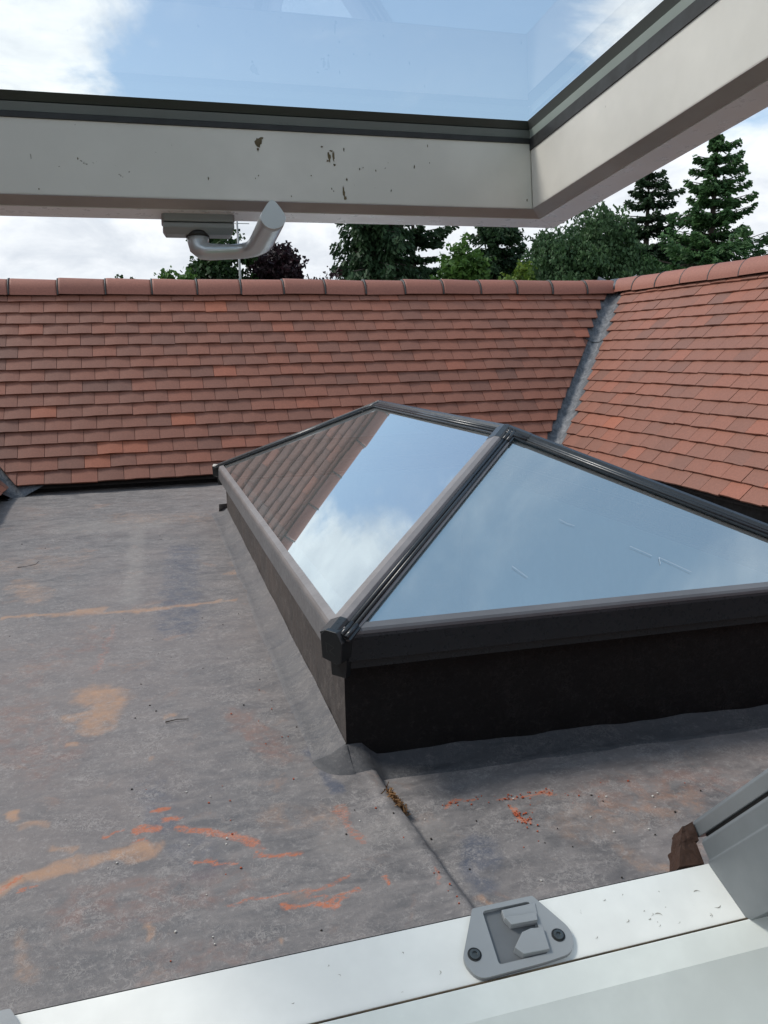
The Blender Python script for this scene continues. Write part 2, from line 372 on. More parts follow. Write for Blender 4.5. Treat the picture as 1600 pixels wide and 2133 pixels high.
def np_mesh(name, verts, quads, mat, parent=None, tint=None, smooth=False):
    loc = np.array(parent.location[:]) if parent is not None else np.zeros(3)
    me = bpy.data.meshes.new(name)
    nv, nf, k = len(verts), len(quads), quads.shape[1]
    me.vertices.add(nv); me.vertices.foreach_set('co', (verts-loc).astype(np.float32).ravel())
    me.loops.add(nf*k); me.loops.foreach_set('vertex_index', quads.astype(np.int32).ravel())
    me.polygons.add(nf); me.polygons.foreach_set('loop_start', np.arange(0, nf*k, k, dtype=np.int32))
    me.polygons.foreach_set('loop_total', np.full(nf, k, dtype=np.int32))
    me.polygons.foreach_set('use_smooth', np.full(nf, smooth))
    if tint is not None:
        a = me.attributes.new('tint', 'FLOAT_COLOR', 'FACE'); d = np.ones((nf, 4), dtype=np.float32); d[:, 0] = tint
        a.data.foreach_set('color', d.ravel())
    me.materials.append(mat); me.update(calc_edges=True); me.validate()
    o = bpy.data.objects.new(name, me); COL.objects.link(o)
    if parent is not None: o.parent = parent
    return o

# ------------------------------------------------------------------ ground
g = MB(); g.box((-900, -900, -6.3), (900, 900, -6.0))
mg, tg, bgd, og = new_mat('grass_ground'); cg = geo_co(tg); ng, _ = noise(tg, cg, 0.6, 6, 0.65)
L(tg, mixc(tg, ng, (0.03, 0.06, 0.018), (0.07, 0.11, 0.03)), bgd.inputs['Base Color']); bgd.inputs['Roughness'].default_value = 0.9
struct(g.build('ground', mg))

# ------------------------------------------------------------------ flat roof
def deck_z(x, y): return -0.97 + (y-1.8)*0.0215
STAINS_AND_TONES = [["o",1,0.0084,[[-0.042,1.716],[-0.021,1.715]]],["o",1,0.0081,[[-0.018,1.665],[0.01,1.667]]],["o",1,0.0121,[[-0.067,1.644],[-0.038,1.639]]],["o",0.8,0.007,[[-0.141,1.637],[-0.104,1.652]]],["o",0.75,0.0149,[[0.015,1.624],[0.095,1.581],[0.157,1.527]]],["o",0.85,0.0073,[[0.154,1.5],[0.237,1.478]]],["o",0.8,0.0065,[[0.028,1.514],[0.059,1.491],[0.114,1.481]]],["o",0.8,0.0068,[[-0.081,1.598],[-0.058,1.599]]],["o",0.5,0.0156,[[0.338,1.597],[0.357,1.544],[0.367,1.462]]],["o",0.9,0.0064,[[0.18,1.316],[0.267,1.308]]],["o",0.65,0.0058,[[0.064,1.344],[0.178,1.353],[0.317,1.364]]],["o",0.6,0.0033,[[0.22,1.34],[0.326,1.311]]],["o",0.8,0.0066,[[0.364,1.345],[0.362,1.324]]],["o",0.7,0.0055,[[-0.282,1.502],[-0.25,1.514]]],["o",0.7,0.0084,[[-0.327,1.53],[-0.28,1.552]]],["o",1,0.0056,[[0.71,1.52],[0.73,1.465]]],["o",0.8,0.0048,[[0.696,1.579],[0.833,1.564]]],["o",0.8,0.0048,[[0.583,1.586],[0.652,1.585]]],["o",0.6,0.0041,[[0.47,1.335],[0.467,1.285]]],["o",0.4,0.0146,[[-0.161,2.979],[-0.205,2.546]]],["p",0.8,0.014,[[-0.327,1.53],[-0.22,1.564],[-0.039,1.572]]],["p",0.6,0.009,[[-0.244,1.627],[-0.206,1.607]]],["p",0.9,0.0098,[[-0.349,1.774],[-0.33,1.772]]],["p",0.6,0.0095,[[-0.314,1.727],[-0.262,1.716]]],["p",0.8,0.0467,[[-0.217,2.387],[-0.144,2.347],[-0.188,2.189]]],["p",0.7,0.0164,[[-0.264,2.237],[-0.154,2.269]]],["p",0.8,0.0117,[[-0.554,3.179],[-0.061,3.111],[0.281,3.128]]],["p",0.8,0.0175,[[-0.295,3.171],[-0.209,3.172]]],["p",0.45,0.0769,[[-0.558,3.595],[-0.466,3.429]]],["p",0.6,0.0214,[[0.279,3.493],[0.343,3.51]]],["p",0.8,0.0098,[[-0.056,1.34],[-0.051,1.326]]],["p",0.7,0.0053,[[0.162,1.231],[0.165,1.226]]],["p",0.8,0.0116,[[0.539,1.263],[0.553,1.241]]],["p",0.7,0.0114,[[-0.246,2.076],[-0.229,2.073]]],["p",0.6,0.0106,[[0.004,2.172],[0.013,2.169]]],["p",0.6,0.0095,[[-0.052,1.949],[-0.046,1.947]]],["p",0.4,0.0153,[[-0.283,1.385],[-0.247,1.273]]],["p",0.35,0.0385,[[0.327,1.572],[0.19,1.615]]],["p",0.3,0.0521,[[0.814,1.42],[1.095,1.45]]],["p",0.4,0.0241,[[0.864,1.316],[0.919,1.234]]],["p",0.3,0.1135,[[0.256,4.641],[-0.185,4.798]]],["p",0.3,0.12,[[-0.64,3.925],[-0.375,3.918]]],["r",0.45,0.0574,[[0.182,2.086],[0.255,1.899]]],["r",0.3,0.0958,[[-0.405,2.61],[-0.22,2.849]]],["r",0.35,0.125,[[-0.401,2.272],[-0.297,2.074]]],["r",0.35,0.0644,[[0.921,1.505],[1.231,1.495]]],["r",0.35,0.0521,[[-0.192,1.42],[0.107,1.425]]],["r",0.3,0.0364,[[0.159,1.192],[-0.069,1.262]]],["b",0.6,0.0388,[[0.59,1.409],[0.549,1.333]]],["b",0.7,0.0229,[[0.335,1.874],[0.353,1.683]]],["b",0.5,0.096,[[0.118,3.926],[0.054,2.908]]],["b",0.35,0.0547,[[0.04,1.491],[-0.066,1.794]]],["b",0.5,0.0429,[[0.365,2.805],[0.364,2.087]]],["w",0.5,0.0402,[[-0.08,4.697],[-0.106,3.245]]],["w",0.4,0.0844,[[0.021,4.599],[-0.428,4.638]]],["w",0.35,0.036,[[0.305,1.473],[0.523,1.511]]]]
def smooth(x, a, b):
    t = np.clip((x-a)/(b-a), 0, 1); return t*t*(3-2*t)
def vnoise(x, y, f, seed):
    r = np.random.default_rng(seed); tab = r.random((64, 64))
    X, Y = x*f+31.7, y*f+17.3; xi, yi = np.floor(X).astype(int), np.floor(Y).astype(int); fx, fy = X-xi, Y-yi
    fx, fy = fx*fx*(3-2*fx), fy*fy*(3-2*fy); g_ = lambda i, j: tab[(xi+i) % 64, (yi+j) % 64]
    return (g_(0, 0)*(1-fx)+g_(1, 0)*fx)*(1-fy)+(g_(0, 1)*(1-fx)+g_(1, 1)*fx)*fy-0.5
SEAM = 0.452
def lowered(x, y):
    edge = SEAM + 0.008 + 0.105*np.clip(1.62-y, 0, 1) + 0.004*np.sin(y*9) + 0.02*np.maximum(0, 1.62-y)*0
    return smooth(x, edge-0.004, edge+0.016)*smooth(y, 2.3, 2.0)
def deck_h(x, y):
    z = deck_z(x, y) - 0.030*lowered(x, y)
    lip = np.exp(-((x-(SEAM+0.105*np.clip(1.62-y, 0, 1)-0.012))/0.012)**2)*smooth(y, 1.95, 1.6)*0.005
    return z + lip + 0.010*vnoise(x, y, 2.2, 1) + 0.004*vnoise(x, y, 7, 2)
def dh(x, y): return float(deck_h(np.array([float(x)]), np.array([float(y)]))[0])
def make_deck():
    xs = np.concatenate([np.arange(-1.1, 1.6, 0.008), np.arange(1.6, 3.13, 0.02)])
    ys = np.concatenate([np.arange(0.86, 2.2, 0.008), np.arange(2.2, 5.92, 0.02)])
    Xg, Yg = np.meshgrid(xs, ys, indexing='ij'); x, y = Xg.ravel(), Yg.ravel()
    # raised lip of the lap next to the fold, soft bumps, and a welded lap across the roof
    lap = 0.0035*smooth(y, 3.13, 3.145)*smooth(y, 4.2, 3.2) + 0.003*smooth(-0.02-x, 0.0, 0.008)*smooth(y, 2.9, 3.0)*0
    z = deck_h(x, y) + lap + 0.0022*vnoise(x*0.6, y*1.6, 26, 3) + 0.0012*vnoise(x, y, 60, 4)
    nx, ny = len(xs), len(ys); idx = np.arange(nx*ny).reshape(nx, ny)
    q = np.stack([idx[:-1, :-1], idx[1:, :-1], idx[1:, 1:], idx[:-1, 1:]], -1).reshape(-1, 4)
    cx, cy = x[q].mean(1), y[q].mean(1)
    inside = (cx > 0.47) & (cx < 1.80) & (cy > 1.90) & (cy < 4.62)
    q = q[~inside]
    o = np_mesh('flat_roof', np.stack([x, y, z], 1), q, M_deck, None, None, True)
    S = {k: np.zeros(len(x)) for k in 'oprbw'}
    wx = x + 0.03*vnoise(x, y, 20, 8) + 0.012*vnoise(x, y, 55, 10); wy = y + 0.03*vnoise(x, y, 20, 9) + 0.014*vnoise(x, y, 55, 12)
    for kind, amt, wd, pts in STAINS_AND_TONES:
        wd = max(wd, 0.006)
        for (ax, ay), (bx, by) in zip(pts[:-1], pts[1:]):
            dx, dy = bx-ax, by-ay; l2 = dx*dx+dy*dy+1e-9
            t = np.clip(((wx-ax)*dx+(wy-ay)*dy)/l2, 0, 1); d = np.hypot(wx-ax-t*dx, (wy-ay-t*dy)*(0.8 if kind == 'o' else 0.6))
            S[kind] = np.maximum(S[kind], amt*(1-smooth(d, wd*0.35, wd*1.5)))
    for nm, a_, b_, c_ in (('stain', S['o'], S['p'], S['r']*0), ('stain_tone', S['r'], S['b'], S['w'])):
        at = o.data.attributes.new(nm, 'FLOAT_COLOR', 'POINT'); d = np.ones((len(x), 4), dtype=np.float32)
        d[:, 0], d[:, 1], d[:, 2] = a_, b_, c_; at.data.foreach_set('color', d.ravel())
    return struct(o)
make_deck()

# ------------------------------------------------------------------ tiled roofs
PT = R(50.5); CT, ST = math.cos(PT), math.sin(PT)
def tile_field(O, A, B, a0, a1, tmax, amin, amax, seed, skip=None, bright=0.0, hot=0.012, hots=()):
    """plain tiles 165 mm wide laid to a 100 mm gauge; A runs along the eave, B up the slope"""
    rnd = random.Random(seed); O, A, B = Vector(O), Vector(A), Vector(B); Nn = A.cross(B)
    if Nn.z < 0: Nn = -Nn
    m = MB(); W_, G, TL, TH = 0.1655, 0.1045, 0.235, 0.013
    k = 0
    while k*G < tmax:
        a = a0 - (W_/2 if k % 2 else 0) + rnd.uniform(-0.006, 0.006)
        course = 0.0015*math.sin(k*1.7)
        while a < a1:
            t0 = k*G + course + rnd.uniform(-0.0022, 0.0022)
            L_ = min(TL, tmax+0.02-k*G)
            lift = rnd.uniform(0, 0.0045); rot = rnd.uniform(-0.012, 0.012); cam_ = rnd.uniform(0.0012, 0.0035)
            hw = W_/2-0.0015; ac = a+W_/2
            v = rnd.gauss(0.42, 0.17)+bright
            if rnd.random() < hot: v += 0.35
            if rnd.random() < hot*0.2: v = 1.02
            if any(hk == k and abs(ha-ac) < W_/2 for hk, ha in hots): v = 1.0
            if skip and skip(ac, k*G): a += W_; continue
            lo_, hi_ = amin(t0+0.05), amax(t0+0.05)
            if ac+hw < lo_+0.012 or ac-hw > hi_-0.012: a += W_; continue
            skl, skr = rnd.uniform(-0.002, 0.002), rnd.uniform(-0.002, 0.002)
            vs = []
            for j, (tt, nn_) in enumerate(((0.0, 0.040+lift), (L_, 0.034-L_*0.098))):
                for i, s_ in enumerate((-1, -0.5, 0, 0.5, 1)):
                    aa = ac+s_*hw; t_ = t0+tt+rot*s_*hw+(skl if s_ < 0 else skr)*(1-j)
                    aa = max(amin(t_), min(amax(t_), aa))
                    n_ = nn_+cam_*(1-s_*s_)
                    vs.append(O+A*aa+B*t_+Nn*n_)
            vs += [p-Nn*TH for p in vs]
            fs = [(i, i+1, 6+i, 5+i) for i in range(4)] + [(10+i, 15+i, 16+i, 11+i) for i in range(4)]
            fs += [(i, 10+i, 11+i, i+1) for i in range(4)] + [(0, 5, 15, 10), (4, 14, 19, 9), (5, 6, 16, 15), (6, 7, 17, 16), (7, 8, 18, 17), (8, 9, 19, 18)]
            m.add(vs, fs, max(0.0, min(1.1, v)))
            a += W_
        k += 1
    return m
def ridge_run(parent, p0, d, length, step, first, seed):
    """half round ridge tiles end to end, each its own part, with a dark sealing ring at every joint"""
    rnd = random.Random(seed); d = Vector(d); p0 = Vector(p0); side = d.cross(Vector((0, 0, 1))); r = 0.108
    def arc(rad, drop=0.0, n=14):
        return [(side*math.cos(math.pi*i/n)*rad*1.0 + Vector((0, 0, 1))*(math.sin(math.pi*i/n)*rad*1.12-0.028-drop)) for i in range(n+1)]
    s = first; k = 0
    while s < length:
        s1 = min(s+step, length)
        if s1-s > 0.03:
            m = MB(); dz = rnd.uniform(-0.004, 0.004); tilt = rnd.uniform(-0.003, 0.003); sh = side*rnd.uniform(-0.003, 0.003)
            rings = []
            for q, rad, dr in ((s+0.006, r+0.001, 0.012), (s+0.006, r+0.003, 0), (s+0.02, r+0.004, 0), (s1-0.02, r-0.001, 0), (s1-0.006, r-0.002, 0), (s1-0.006, r-0.014, 0.002)):
                f_ = (q-s)/step
                off = p0+d*q+sh+Vector((0, 0, dz+tilt*(f_-0.5)*2)); rings.append([off+a for a in arc(rad)])
            m.loft(rings, True, False, closed=False)
            m.t = [rnd.uniform(0.1, 0.9)]*len(m.f)
            o = m.build('ridge_tile', M_ridge, parent); 
            jm = MB()
            q = s1
            jm.loft([[p0+d*(q+e)+a for a in arc(rad)] for e, rad in ((-0.006, r-0.012), (-0.0055, r+0.0045), (0.0055, r+0.0045), (0.006, r-0.012))], True, False, closed=False)
            jm.build('joint_seal', M_gask, o)
        s += step; k += 1
INF = lambda t: 1e9
EX, EY, WX, EZ = 2.99, 5.72, -0.907, -0.838
RUR = 1.20; LR = math.hypot(RUR, 1.33); CR, SR = RUR/LR, 1.33/LR; LB = math.hypot(1.096, 1.33)
RUN = 1.096; RZ = EZ+0.028+1.33
# rear roof
rb = thing('tiled_roof', 'long rear slope of red brown clay tiles facing the window, behind the glass lantern', 'roof', (1.0, EY, EZ))
tile_field((0, EY, EZ), (1, 0, 0), (0, CT, ST), -2.32, 4.4, 1.665, lambda t: WX+0.07-t*CT, lambda t: EX-0.105+t/LB*RUR, 3, hots=((1, -0.33), (2, -0.33), (2, -0.16), (4, 0.25), (5, -0.62), (14, 0.55))).build('tile_slope', M_tile, rb, fixn=False)
m = MB(); m.prism([(0.02, -0.012), (RUN+0.01, RZ-EZ-0.03), (2*RUN, -0.012)], (-2.2, EY, EZ), (4.3, EY, EZ), (0, 1, 0), (0, 0, 1)); m.build('underlay', M_batten, rb)
m = MB(); m.box((WX-0.1, EY+0.075, -1.0), (EX+0.05, EY+0.12, EZ-0.02)); m.build('fascia', M_up, rb)
ridge_run(rb, (0, EY+RUN, RZ-0.044), (1, 0, 0), 4.12, 0.337, -0.9-0.337*4, 5)
# right roof
rt = thing('tiled_roof', 'right hand slope of clay tiles, tinted paler for the sky it catches, rising beside the lead valley', 'roof', (EX, 3.0, EZ))
tile_field((EX, 0, EZ), (0, 1, 0), (CR, 0, SR), 0.6, 7.0, 1.73, lambda t: -1e9, lambda t: EY-0.135+t/LR*RUN, 9, None, 0.03, 0.0).build('tile_slope', M_tile, rt, fixn=False)  # tint lifted slightly: sky sheen on this slope put into the colour
m = MB(); m.prism([(0.02, -0.012), (RUR+0.01, RZ-EZ-0.03), (2*RUR, -0.012)], (EX, 0.2, EZ), (EX, 6.7, EZ), (1, 0, 0), (0, 0, 1)); m.build('underlay', M_batten, rt)
m = MB(); m.box((EX+0.075, 0.9, -1.05), (EX+0.12, EY+0.05, EZ-0.02)); m.build('fascia', M_up, rt)
ridge_run(rt, (EX+RUR, EY+RUN+0.0, RZ-0.030), (0, -1, 0), 6.2, 0.337, 0.04, 6)
m = MB(); V0 = Vector((EX, EY, EZ)); V1 = Vector((EX+RUR, EY+RUN, EZ+1.33)); dv = (V1-V0).normalized(); sv = Vector((1, -1, 0)).normalized()
def valley(V0, V1, sv, parent, joint):
    dv = (V1-V0).normalized(); up = sv.cross(dv)
    if up.z < 0: up = -up
    Lg = (V1-V0).length; rr_ = random.Random(4)
    for i, (s0, s1, h) in enumerate(((-0.12, joint+0.02, 0.0), (joint, Lg+0.03, 0.003))):
        m = MB(); rings = []
        nst = 18
        for k in range(nst+1):
            s_ = s0+(s1-s0)*k/nst
            rings.append([V0+dv*s_+sv*w_+up*(hh+h+rr_.uniform(-0.0008, 0.0008)+(0.002 if (i == 1 and k == 0) else 0)) for w_, hh in ((-0.17, 0.128), (-0.09, 0.078), (-0.03, 0.034), (0.03, 0.034), (0.09, 0.078), (0.17, 0.128))])
        m.loft(rings, True, False, closed=False)
        m.build('lead_valley', M_lead, parent)
valley(V0, V1, sv, rt, 1.32)
# lead saddle where both ridges meet
m = MB(); c0 = Vector((EX+RUR, EY+RUN, RZ-0.035))
m.loft([[c0+Vector((math.cos(a)*r_*1.0, math.sin(a)*r_*1.0, z_+0.006*math.sin(a*5))) for a in [2*math.pi*i/16 for i in range(16)]] for r_, z_ in ((0.16, 0.0), (0.13, 0.05), (0.07, 0.092), (0.01, 0.10))])
m.build('lead_saddle', M_lead, rt)
# left roof, seen only at its foot and mirrored in the lantern glass
rl = thing('tiled_roof', 'left hand slope of clay tiles, only its lead foot showing at the left edge', 'roof', (WX, 3.0, EZ))
tile_field((WX, 0, EZ), (0, 1, 0), (-CT, 0, ST), 0.6, 7.0, 1.665, lambda t: -1e9, lambda t: EY-0.085+t*CT, 19).build('tile_slope', M_tile, rl, fixn=False)
m = MB(); m.prism([(0.02, -0.012), (RUN+0.01, RZ-EZ-0.03), (2*RUN, -0.012)], (WX, 0.2, EZ), (WX, 6.7, EZ), (-1, 0, 0), (0, 0, 1)); m.build('underlay', M_batten, rl)
m = MB(); m.box((WX-0.12, 0.9, -1.05), (WX-0.075, EY+0.05, EZ-0.02)); m.build('fascia', M_up, rl)
ridge_run(rl, (WX-RUN, EY+RUN, RZ-0.022), (0, -1, 0), 6.2, 0.337, 0.04, 16)
valley(Vector((WX, EY, EZ)), Vector((WX-RUN, EY+RUN, EZ+1.33)), Vector((1, 1, 0)).normalized(), rl, 1.3)
m = MB(); z_ = -0.955
ap = [(-0.97, 5.66, deck_z(0, 5.66)+0.012), (-0.87, 5.55, deck_z(0, 5.55)+0.012), (-0.815, 5.80, deck_z(0, 5.8)+0.014), (-0.79, 5.86, EZ+0.015), (-1.02, 5.83, EZ+0.12), (-1.03, 5.6, EZ+0.10)]
m.add(ap+[(p[0], p[1], p[2]-0.006) for p in ap], [(0,1,2,3,4,5),(11,10,9,8,7,6)]+[(i, 6+i, 6+(i+1) % 6, (i+1) % 6) for i in range(6)]); m.build('lead_apron', M_lead, rl)
# near roof round our own window
PW = R(48.5); CW, SW = math.cos(PW), math.sin(PW)
rn = thing('tiled_roof', 'near slope of clay tiles that the open roof window is set in', 'roof', (1.0, 0.87, EZ))
NY = 0.6+(-0.49-EZ)/math.tan(PW)-0.065
tile_field((0, NY, EZ), (1, 0, 0), (0, -CW, SW), -0.95, 2.95, 2.4, lambda t: WX-t*CW, lambda t: EX+t*CW, 29, lambda a, t: -0.52 < a < 0.66 and t > 0.15).build('tile_slope', M_tile, rn, fixn=False)
def near(x, t, n): return (x, NY-CW*t+SW*n, EZ+SW*t+CW*n)
m = MB()
for lo, hi in (((-2.4, 0.02, -0.13), (-0.46, 2.4, -0.004)), ((0.60, 0.02, -0.13), (4.2, 2.4, -0.004)), ((-0.459, 0.02, -0.13), (0.599, 0.33, -0.004)), ((-0.459, 1.78, -0.13), (0.599, 2.4, -0.004))):
    m.box(lo, hi, X=near)
m.build('roof_board', M_batten, rn)
m = MB(); m.box((-2.2, NY-0.12, -1.05), (4.2, NY-0.07, EZ-0.03)); m.build('fascia', M_up, rn)
m = MB()
for lo, hi in (((-2.4, -0.2, -5.99), (-2.1, 7.9, -0.95)), ((5.1, -0.2, -5.99), (5.4, 7.9, -0.95)), ((-2.09, 7.6, -5.99), (5.09, 7.9, -0.95)), ((-2.09, -0.2, -5.99), (5.09, 0.1, -1.1))): m.box(lo, hi)
hw_ = tag(m.build('house_wall', M_brick), 'brick walls of the house carrying the roofs, hidden below them', 'wall')

# ------------------------------------------------------------------ roof lantern
A_, B_, C_, D_ = Vector((0.3725, 1.740, -0.633)), Vector((0.367, 4.72, -0.633)), Vector((1.90, 1.688, -0.633)), Vector((1.90, 4.72, -0.633))
Q_, P_ = Vector((1.138, 2.5, -0.268)), Vector((1.138, 4.05, -0.268))
ln = thing('roof_lantern', 'black framed hipped glass roof lantern standing on a black felt upstand', 'skylight', (1.13, 3.2, -0.97))
# upstand walls
BA, BB, BC, BD = Vector((0.409, 1.812, 0)), Vector((0.405, 4.69, 0)), Vector((1.868, 1.722, 0)), Vector((1.868, 4.69, 0))
def wall(p, q, name, mat, thick, bump_seed):
    m = MB(); d = (q-p); n_ = Vector((d.y, -d.x, 0)).normalized()
    nx_, nz_ = 60, 10; vs = []; fs = []
    r_ = random.Random(bump_seed)
    for i in range(nx_+1):
        for j in range(nz_+1):
            b_ = p+d*(i/nx_); zz = -1.03+(0.325)*(j/nz_)
            e = 0 if i in (0, nx_) else 1
            vs.append(Vector((b_.x, b_.y, zz))+n_*(0.0035*math.sin(i*0.9+j*1.3)*e*0.5+r_.uniform(-0.0009, 0.0009)*e))
    for i in range(nx_):
        for j in range(nz_):
            a = i*(nz_+1)+j; fs.append((a, a+nz_+1, a+nz_+2, a+1))
    m.add(vs, fs, None, True)
    m.add([Vector((p.x, p.y, -1.03))-n_*thick, Vector((q.x, q.y, -1.03))-n_*thick, Vector((q.x, q.y, -0.705))-n_*thick, Vector((p.x, p.y, -0.705))-n_*thick,
           Vector((p.x, p.y, -0.705)), Vector((q.x, q.y, -0.705))], [(0, 1, 2, 3), (3, 2, 5, 4)])
    return m.build(name, mat, ln)
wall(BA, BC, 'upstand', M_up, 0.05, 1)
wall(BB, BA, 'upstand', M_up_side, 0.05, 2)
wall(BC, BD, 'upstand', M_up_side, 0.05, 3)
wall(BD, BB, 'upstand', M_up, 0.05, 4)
# coved felt fillets at the foot of the upstand
def cove(p, q, sgn, mat, lower, hgt, wid, ext0, ext1, seed):
    m = MB(); d = q-p; n_ = Vector((d.y, -d.x, 0)).normalized(); nn_ = 80; rings = []
    r_ = random.Random(seed)
    for i in range(nn_+1):
        f = i/nn_; b = p+d*(f*(1+ext0+ext1)-ext0); ring = []
        wob = 0.0025*math.sin(i*0.37+seed)+0.0012*math.sin(i*0.93)
        for k in range(9):
            a = k/8; off = (wid+wob)*a; h = (hgt+wob)*(1-a)**2.2
            P = b+n_*(off+0.001)
            zs_ = deck_z(P.x, P.y)-(0.030*float(lowered(np.array([P.x]), np.array([P.y]))[0])); zs_ = zs_*(1-a)**1.5+dh(P.x, P.y)*(1-(1-a)**1.5); zs_ = max(zs_, dh(P.x, P.y)-0.001) if k > 2 else zs_
            ring.append(Vector((P.x, P.y, zs_+h+(0.0035-0.001*a if k < 8 else -0.006))))
        rings.append(ring)
    m.loft(rings, True, False, closed=False)
    return m.build('cove_fillet', mat, ln)
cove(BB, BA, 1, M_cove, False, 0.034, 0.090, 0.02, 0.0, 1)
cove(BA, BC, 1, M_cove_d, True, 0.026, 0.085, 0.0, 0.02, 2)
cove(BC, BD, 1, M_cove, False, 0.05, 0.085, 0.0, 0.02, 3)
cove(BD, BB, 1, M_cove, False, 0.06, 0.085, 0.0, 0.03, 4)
# folded felt patch dressed round the near corner
m = MB(); rings = []
for i in range(13):
    a = i/12; ang = math.pi+ (math.pi/2)*a      # from -X round to -Y
    ring = []
    for k in range(9):
        b = k/8; rad = 0.004+0.088*b; x = BA.x+math.cos(ang)*rad; y = BA.y+math.sin(ang)*rad
        ring.append(Vector((x, y, dh(x, y)+0.030*(1-b)**2.0+(0.0046-0.0015*b if k < 8 else -0.006))))
    rings.append(ring)
m.loft(rings, True, False, closed=False); m.build('corner_patch', M_cove_d, ln)
# eave beams
def eave(p, q, mat, sl, tw=0.026, tm=None):
    d = (q-p).normalized(); n_ = Vector((-d.y, d.x, 0)).normalized()
    if n_.dot(Vector((1.138, 3.2, 0))-Vector((p.x, p.y, 0))) < 0: n_ = -n_
    m = MB(); m.prism([(0.0, -0.066), (0.0, -0.010), (0.004, 0.0), (0.010, 0.002), (0.022, 0.006), (0.022, -0.002), (0.02, -0.012), (0.02, -0.066)], p, q, n_, (0, 0, 1))
    o = m.build('eave_beam', mat, ln, bevel=0.0012)
    m = MB(); m.prism([(0.0015, -0.003), (0.0030, 0.004), (0.0070, sl*0.007+0.0065), (tw, sl*tw+0.0050), (tw, sl*tw-0.004), (0.0104, -0.001)], p, q, n_, (0, 0, 1)); m.build('glazing_trim', tm or M_frame_lit, o)
    m = MB(); m.prism([(0.012, -0.088), (0.012, -0.0665), (0.05, -0.0665), (0.05, -0.088)], p+d*0.012, q-d*0.012, n_, (0, 0, 1)); m.build('drip_trim', M_frame, o)
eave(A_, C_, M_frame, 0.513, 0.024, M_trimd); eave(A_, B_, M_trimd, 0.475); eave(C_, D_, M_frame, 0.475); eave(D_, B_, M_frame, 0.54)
def fnorm(a, b, c):
    n_ = (b-a).cross(c-a).normalized(); return n_ if n_.z > 0 else -n_
NL, NF, NR, NB = fnorm(A_, B_, P_), fnorm(A_, C_, Q_), fnorm(C_, D_, Q_), fnorm(B_, D_, P_)
dz = Vector((0, 0, 0.0))
def pane(pts, n_, lbl):
    m = MB(); top = [p-n_*0.006 for p in pts]; bot = [p-n_*0.030 for p in pts]; k = len(pts)
    m.add(top+bot, [tuple(range(k)), tuple(range(2*k-1, k-1, -1))]+[(i, k+i, k+(i+1) % k, (i+1) % k) for i in range(k)])
    o = m.build('glass_pane', M_glass, ln); o['label'] = lbl
    return o
def thin_pane(pts, n_, lbl):
    m = MB(); c = sum(pts, Vector())/len(pts); pp = [p+(c-p)*0.004-n_*0.003 for p in pts]; k = len(pp)
    fn_ = (pp[1]-pp[0]).cross(pp[2]-pp[0])
    if fn_.dot(n_) < 0: pp = pp[::-1]
    m.add(pp, [tuple(range(k))]); o = m.build('glass_pane', M_glass, ln, fixn=False); o['label'] = lbl; return o
thin_pane([A_, B_, P_, Q_], NL, 'long left pane reflecting tiles, blue sky and cloud')
thin_pane([A_, C_, Q_], NF, 'triangular near pane reflecting dull blue sky')
thin_pane([C_, D_, P_, Q_], NR, 'long far pane'); thin_pane([B_, D_, P_], NB, 'triangular far pane')
M_scr = paint('pale_scratch', (0.42, 0.48, 0.52), 0.5)
for pts in ([[1.095, 2.048, -0.478], [1.108, 2.03, -0.487], [1.126, 2.017, -0.493]], [[1.238, 1.914, -0.538], [1.279, 1.87, -0.558]], [[1.284, 1.838, -0.573], [1.295, 1.862, -0.562], [1.35, 1.796, -0.591]], [[0.879, 1.89, -0.555], [0.887, 1.874, -0.562], [0.902, 1.846, -0.576]]):
    m = MB()
    for a, b in zip(pts[:-1], pts[1:]):
        a, b = Vector(a)+NF*0.0005, Vector(b)+NF*0.0005; s_ = (b-a).normalized().cross(NF)*0.0007
        m.add([a-s_, b-s_, b+s_, a+s_], [(0, 1, 2, 3)])
    m.build('scratch', M_scr, ln)
def bar(p, q, n1, n2, c1, c2, ribs1, ribs2, name='hip_bar', sc=1.0, parent=None, mat=None):
    sc *= 0.86
    """capping bar lying on two panes; n1/n2 pane normals, c1/c2 a point on each pane"""
    d = (q-p).normalized(); up = (n1+n2).normalized()
    def wing(n_, c):
        w_ = d.cross(n_); return w_ if w_.dot(c-p) > 0 else -w_
    w1, w2 = wing(n1, c1), wing(n2, c2)
    def half(w_, n_, ribs):
        return [w_*0.046+n_*0.002, w_*0.046+n_*0.009, w_*0.012+n_*0.011, w_*0.010+up*0.020] if ribs else [w_*0.040+n_*0.002, w_*0.040+n_*0.016, w_*0.038+n_*0.018, w_*0.003+n_*0.022]
    pr = half(w1, n1, ribs1)+half(w2, n2, ribs2)[::-1]
    pr = [x*sc for x in pr]
    m = MB(); m.loft([[p+x for x in pr], [q+x for x in pr]], False, True)
    o = m.build(name, mat or M_frame, parent or ln, bevel=0.0012)
    for on, w_, n_ in ((ribs1, w1, n1), (ribs2, w2, n2)):
        if on:
            for off, r_ in ((0.019, 0.0072), (0.033, 0.0066)):
                m = MB(); m.tube([p+(w_*off+n_*0.010)*sc, q+(w_*off+n_*0.010)*sc], r_*sc, 10); m.build('rib', M_frame, o)
    return o
hb = bar(A_, Q_, NL, NF, B_, C_, False, True, mat=M_frame_lit)
bar(C_, Q_, NF, NR, A_, D_, True, False); bar(B_, P_, NL, NB, A_, D_, True, True); bar(D_, P_, NR, NB, C_, B_, True, True)
bar(P_, Q_, NL, NR, A_, C_, True, False, 'ridge_bar')
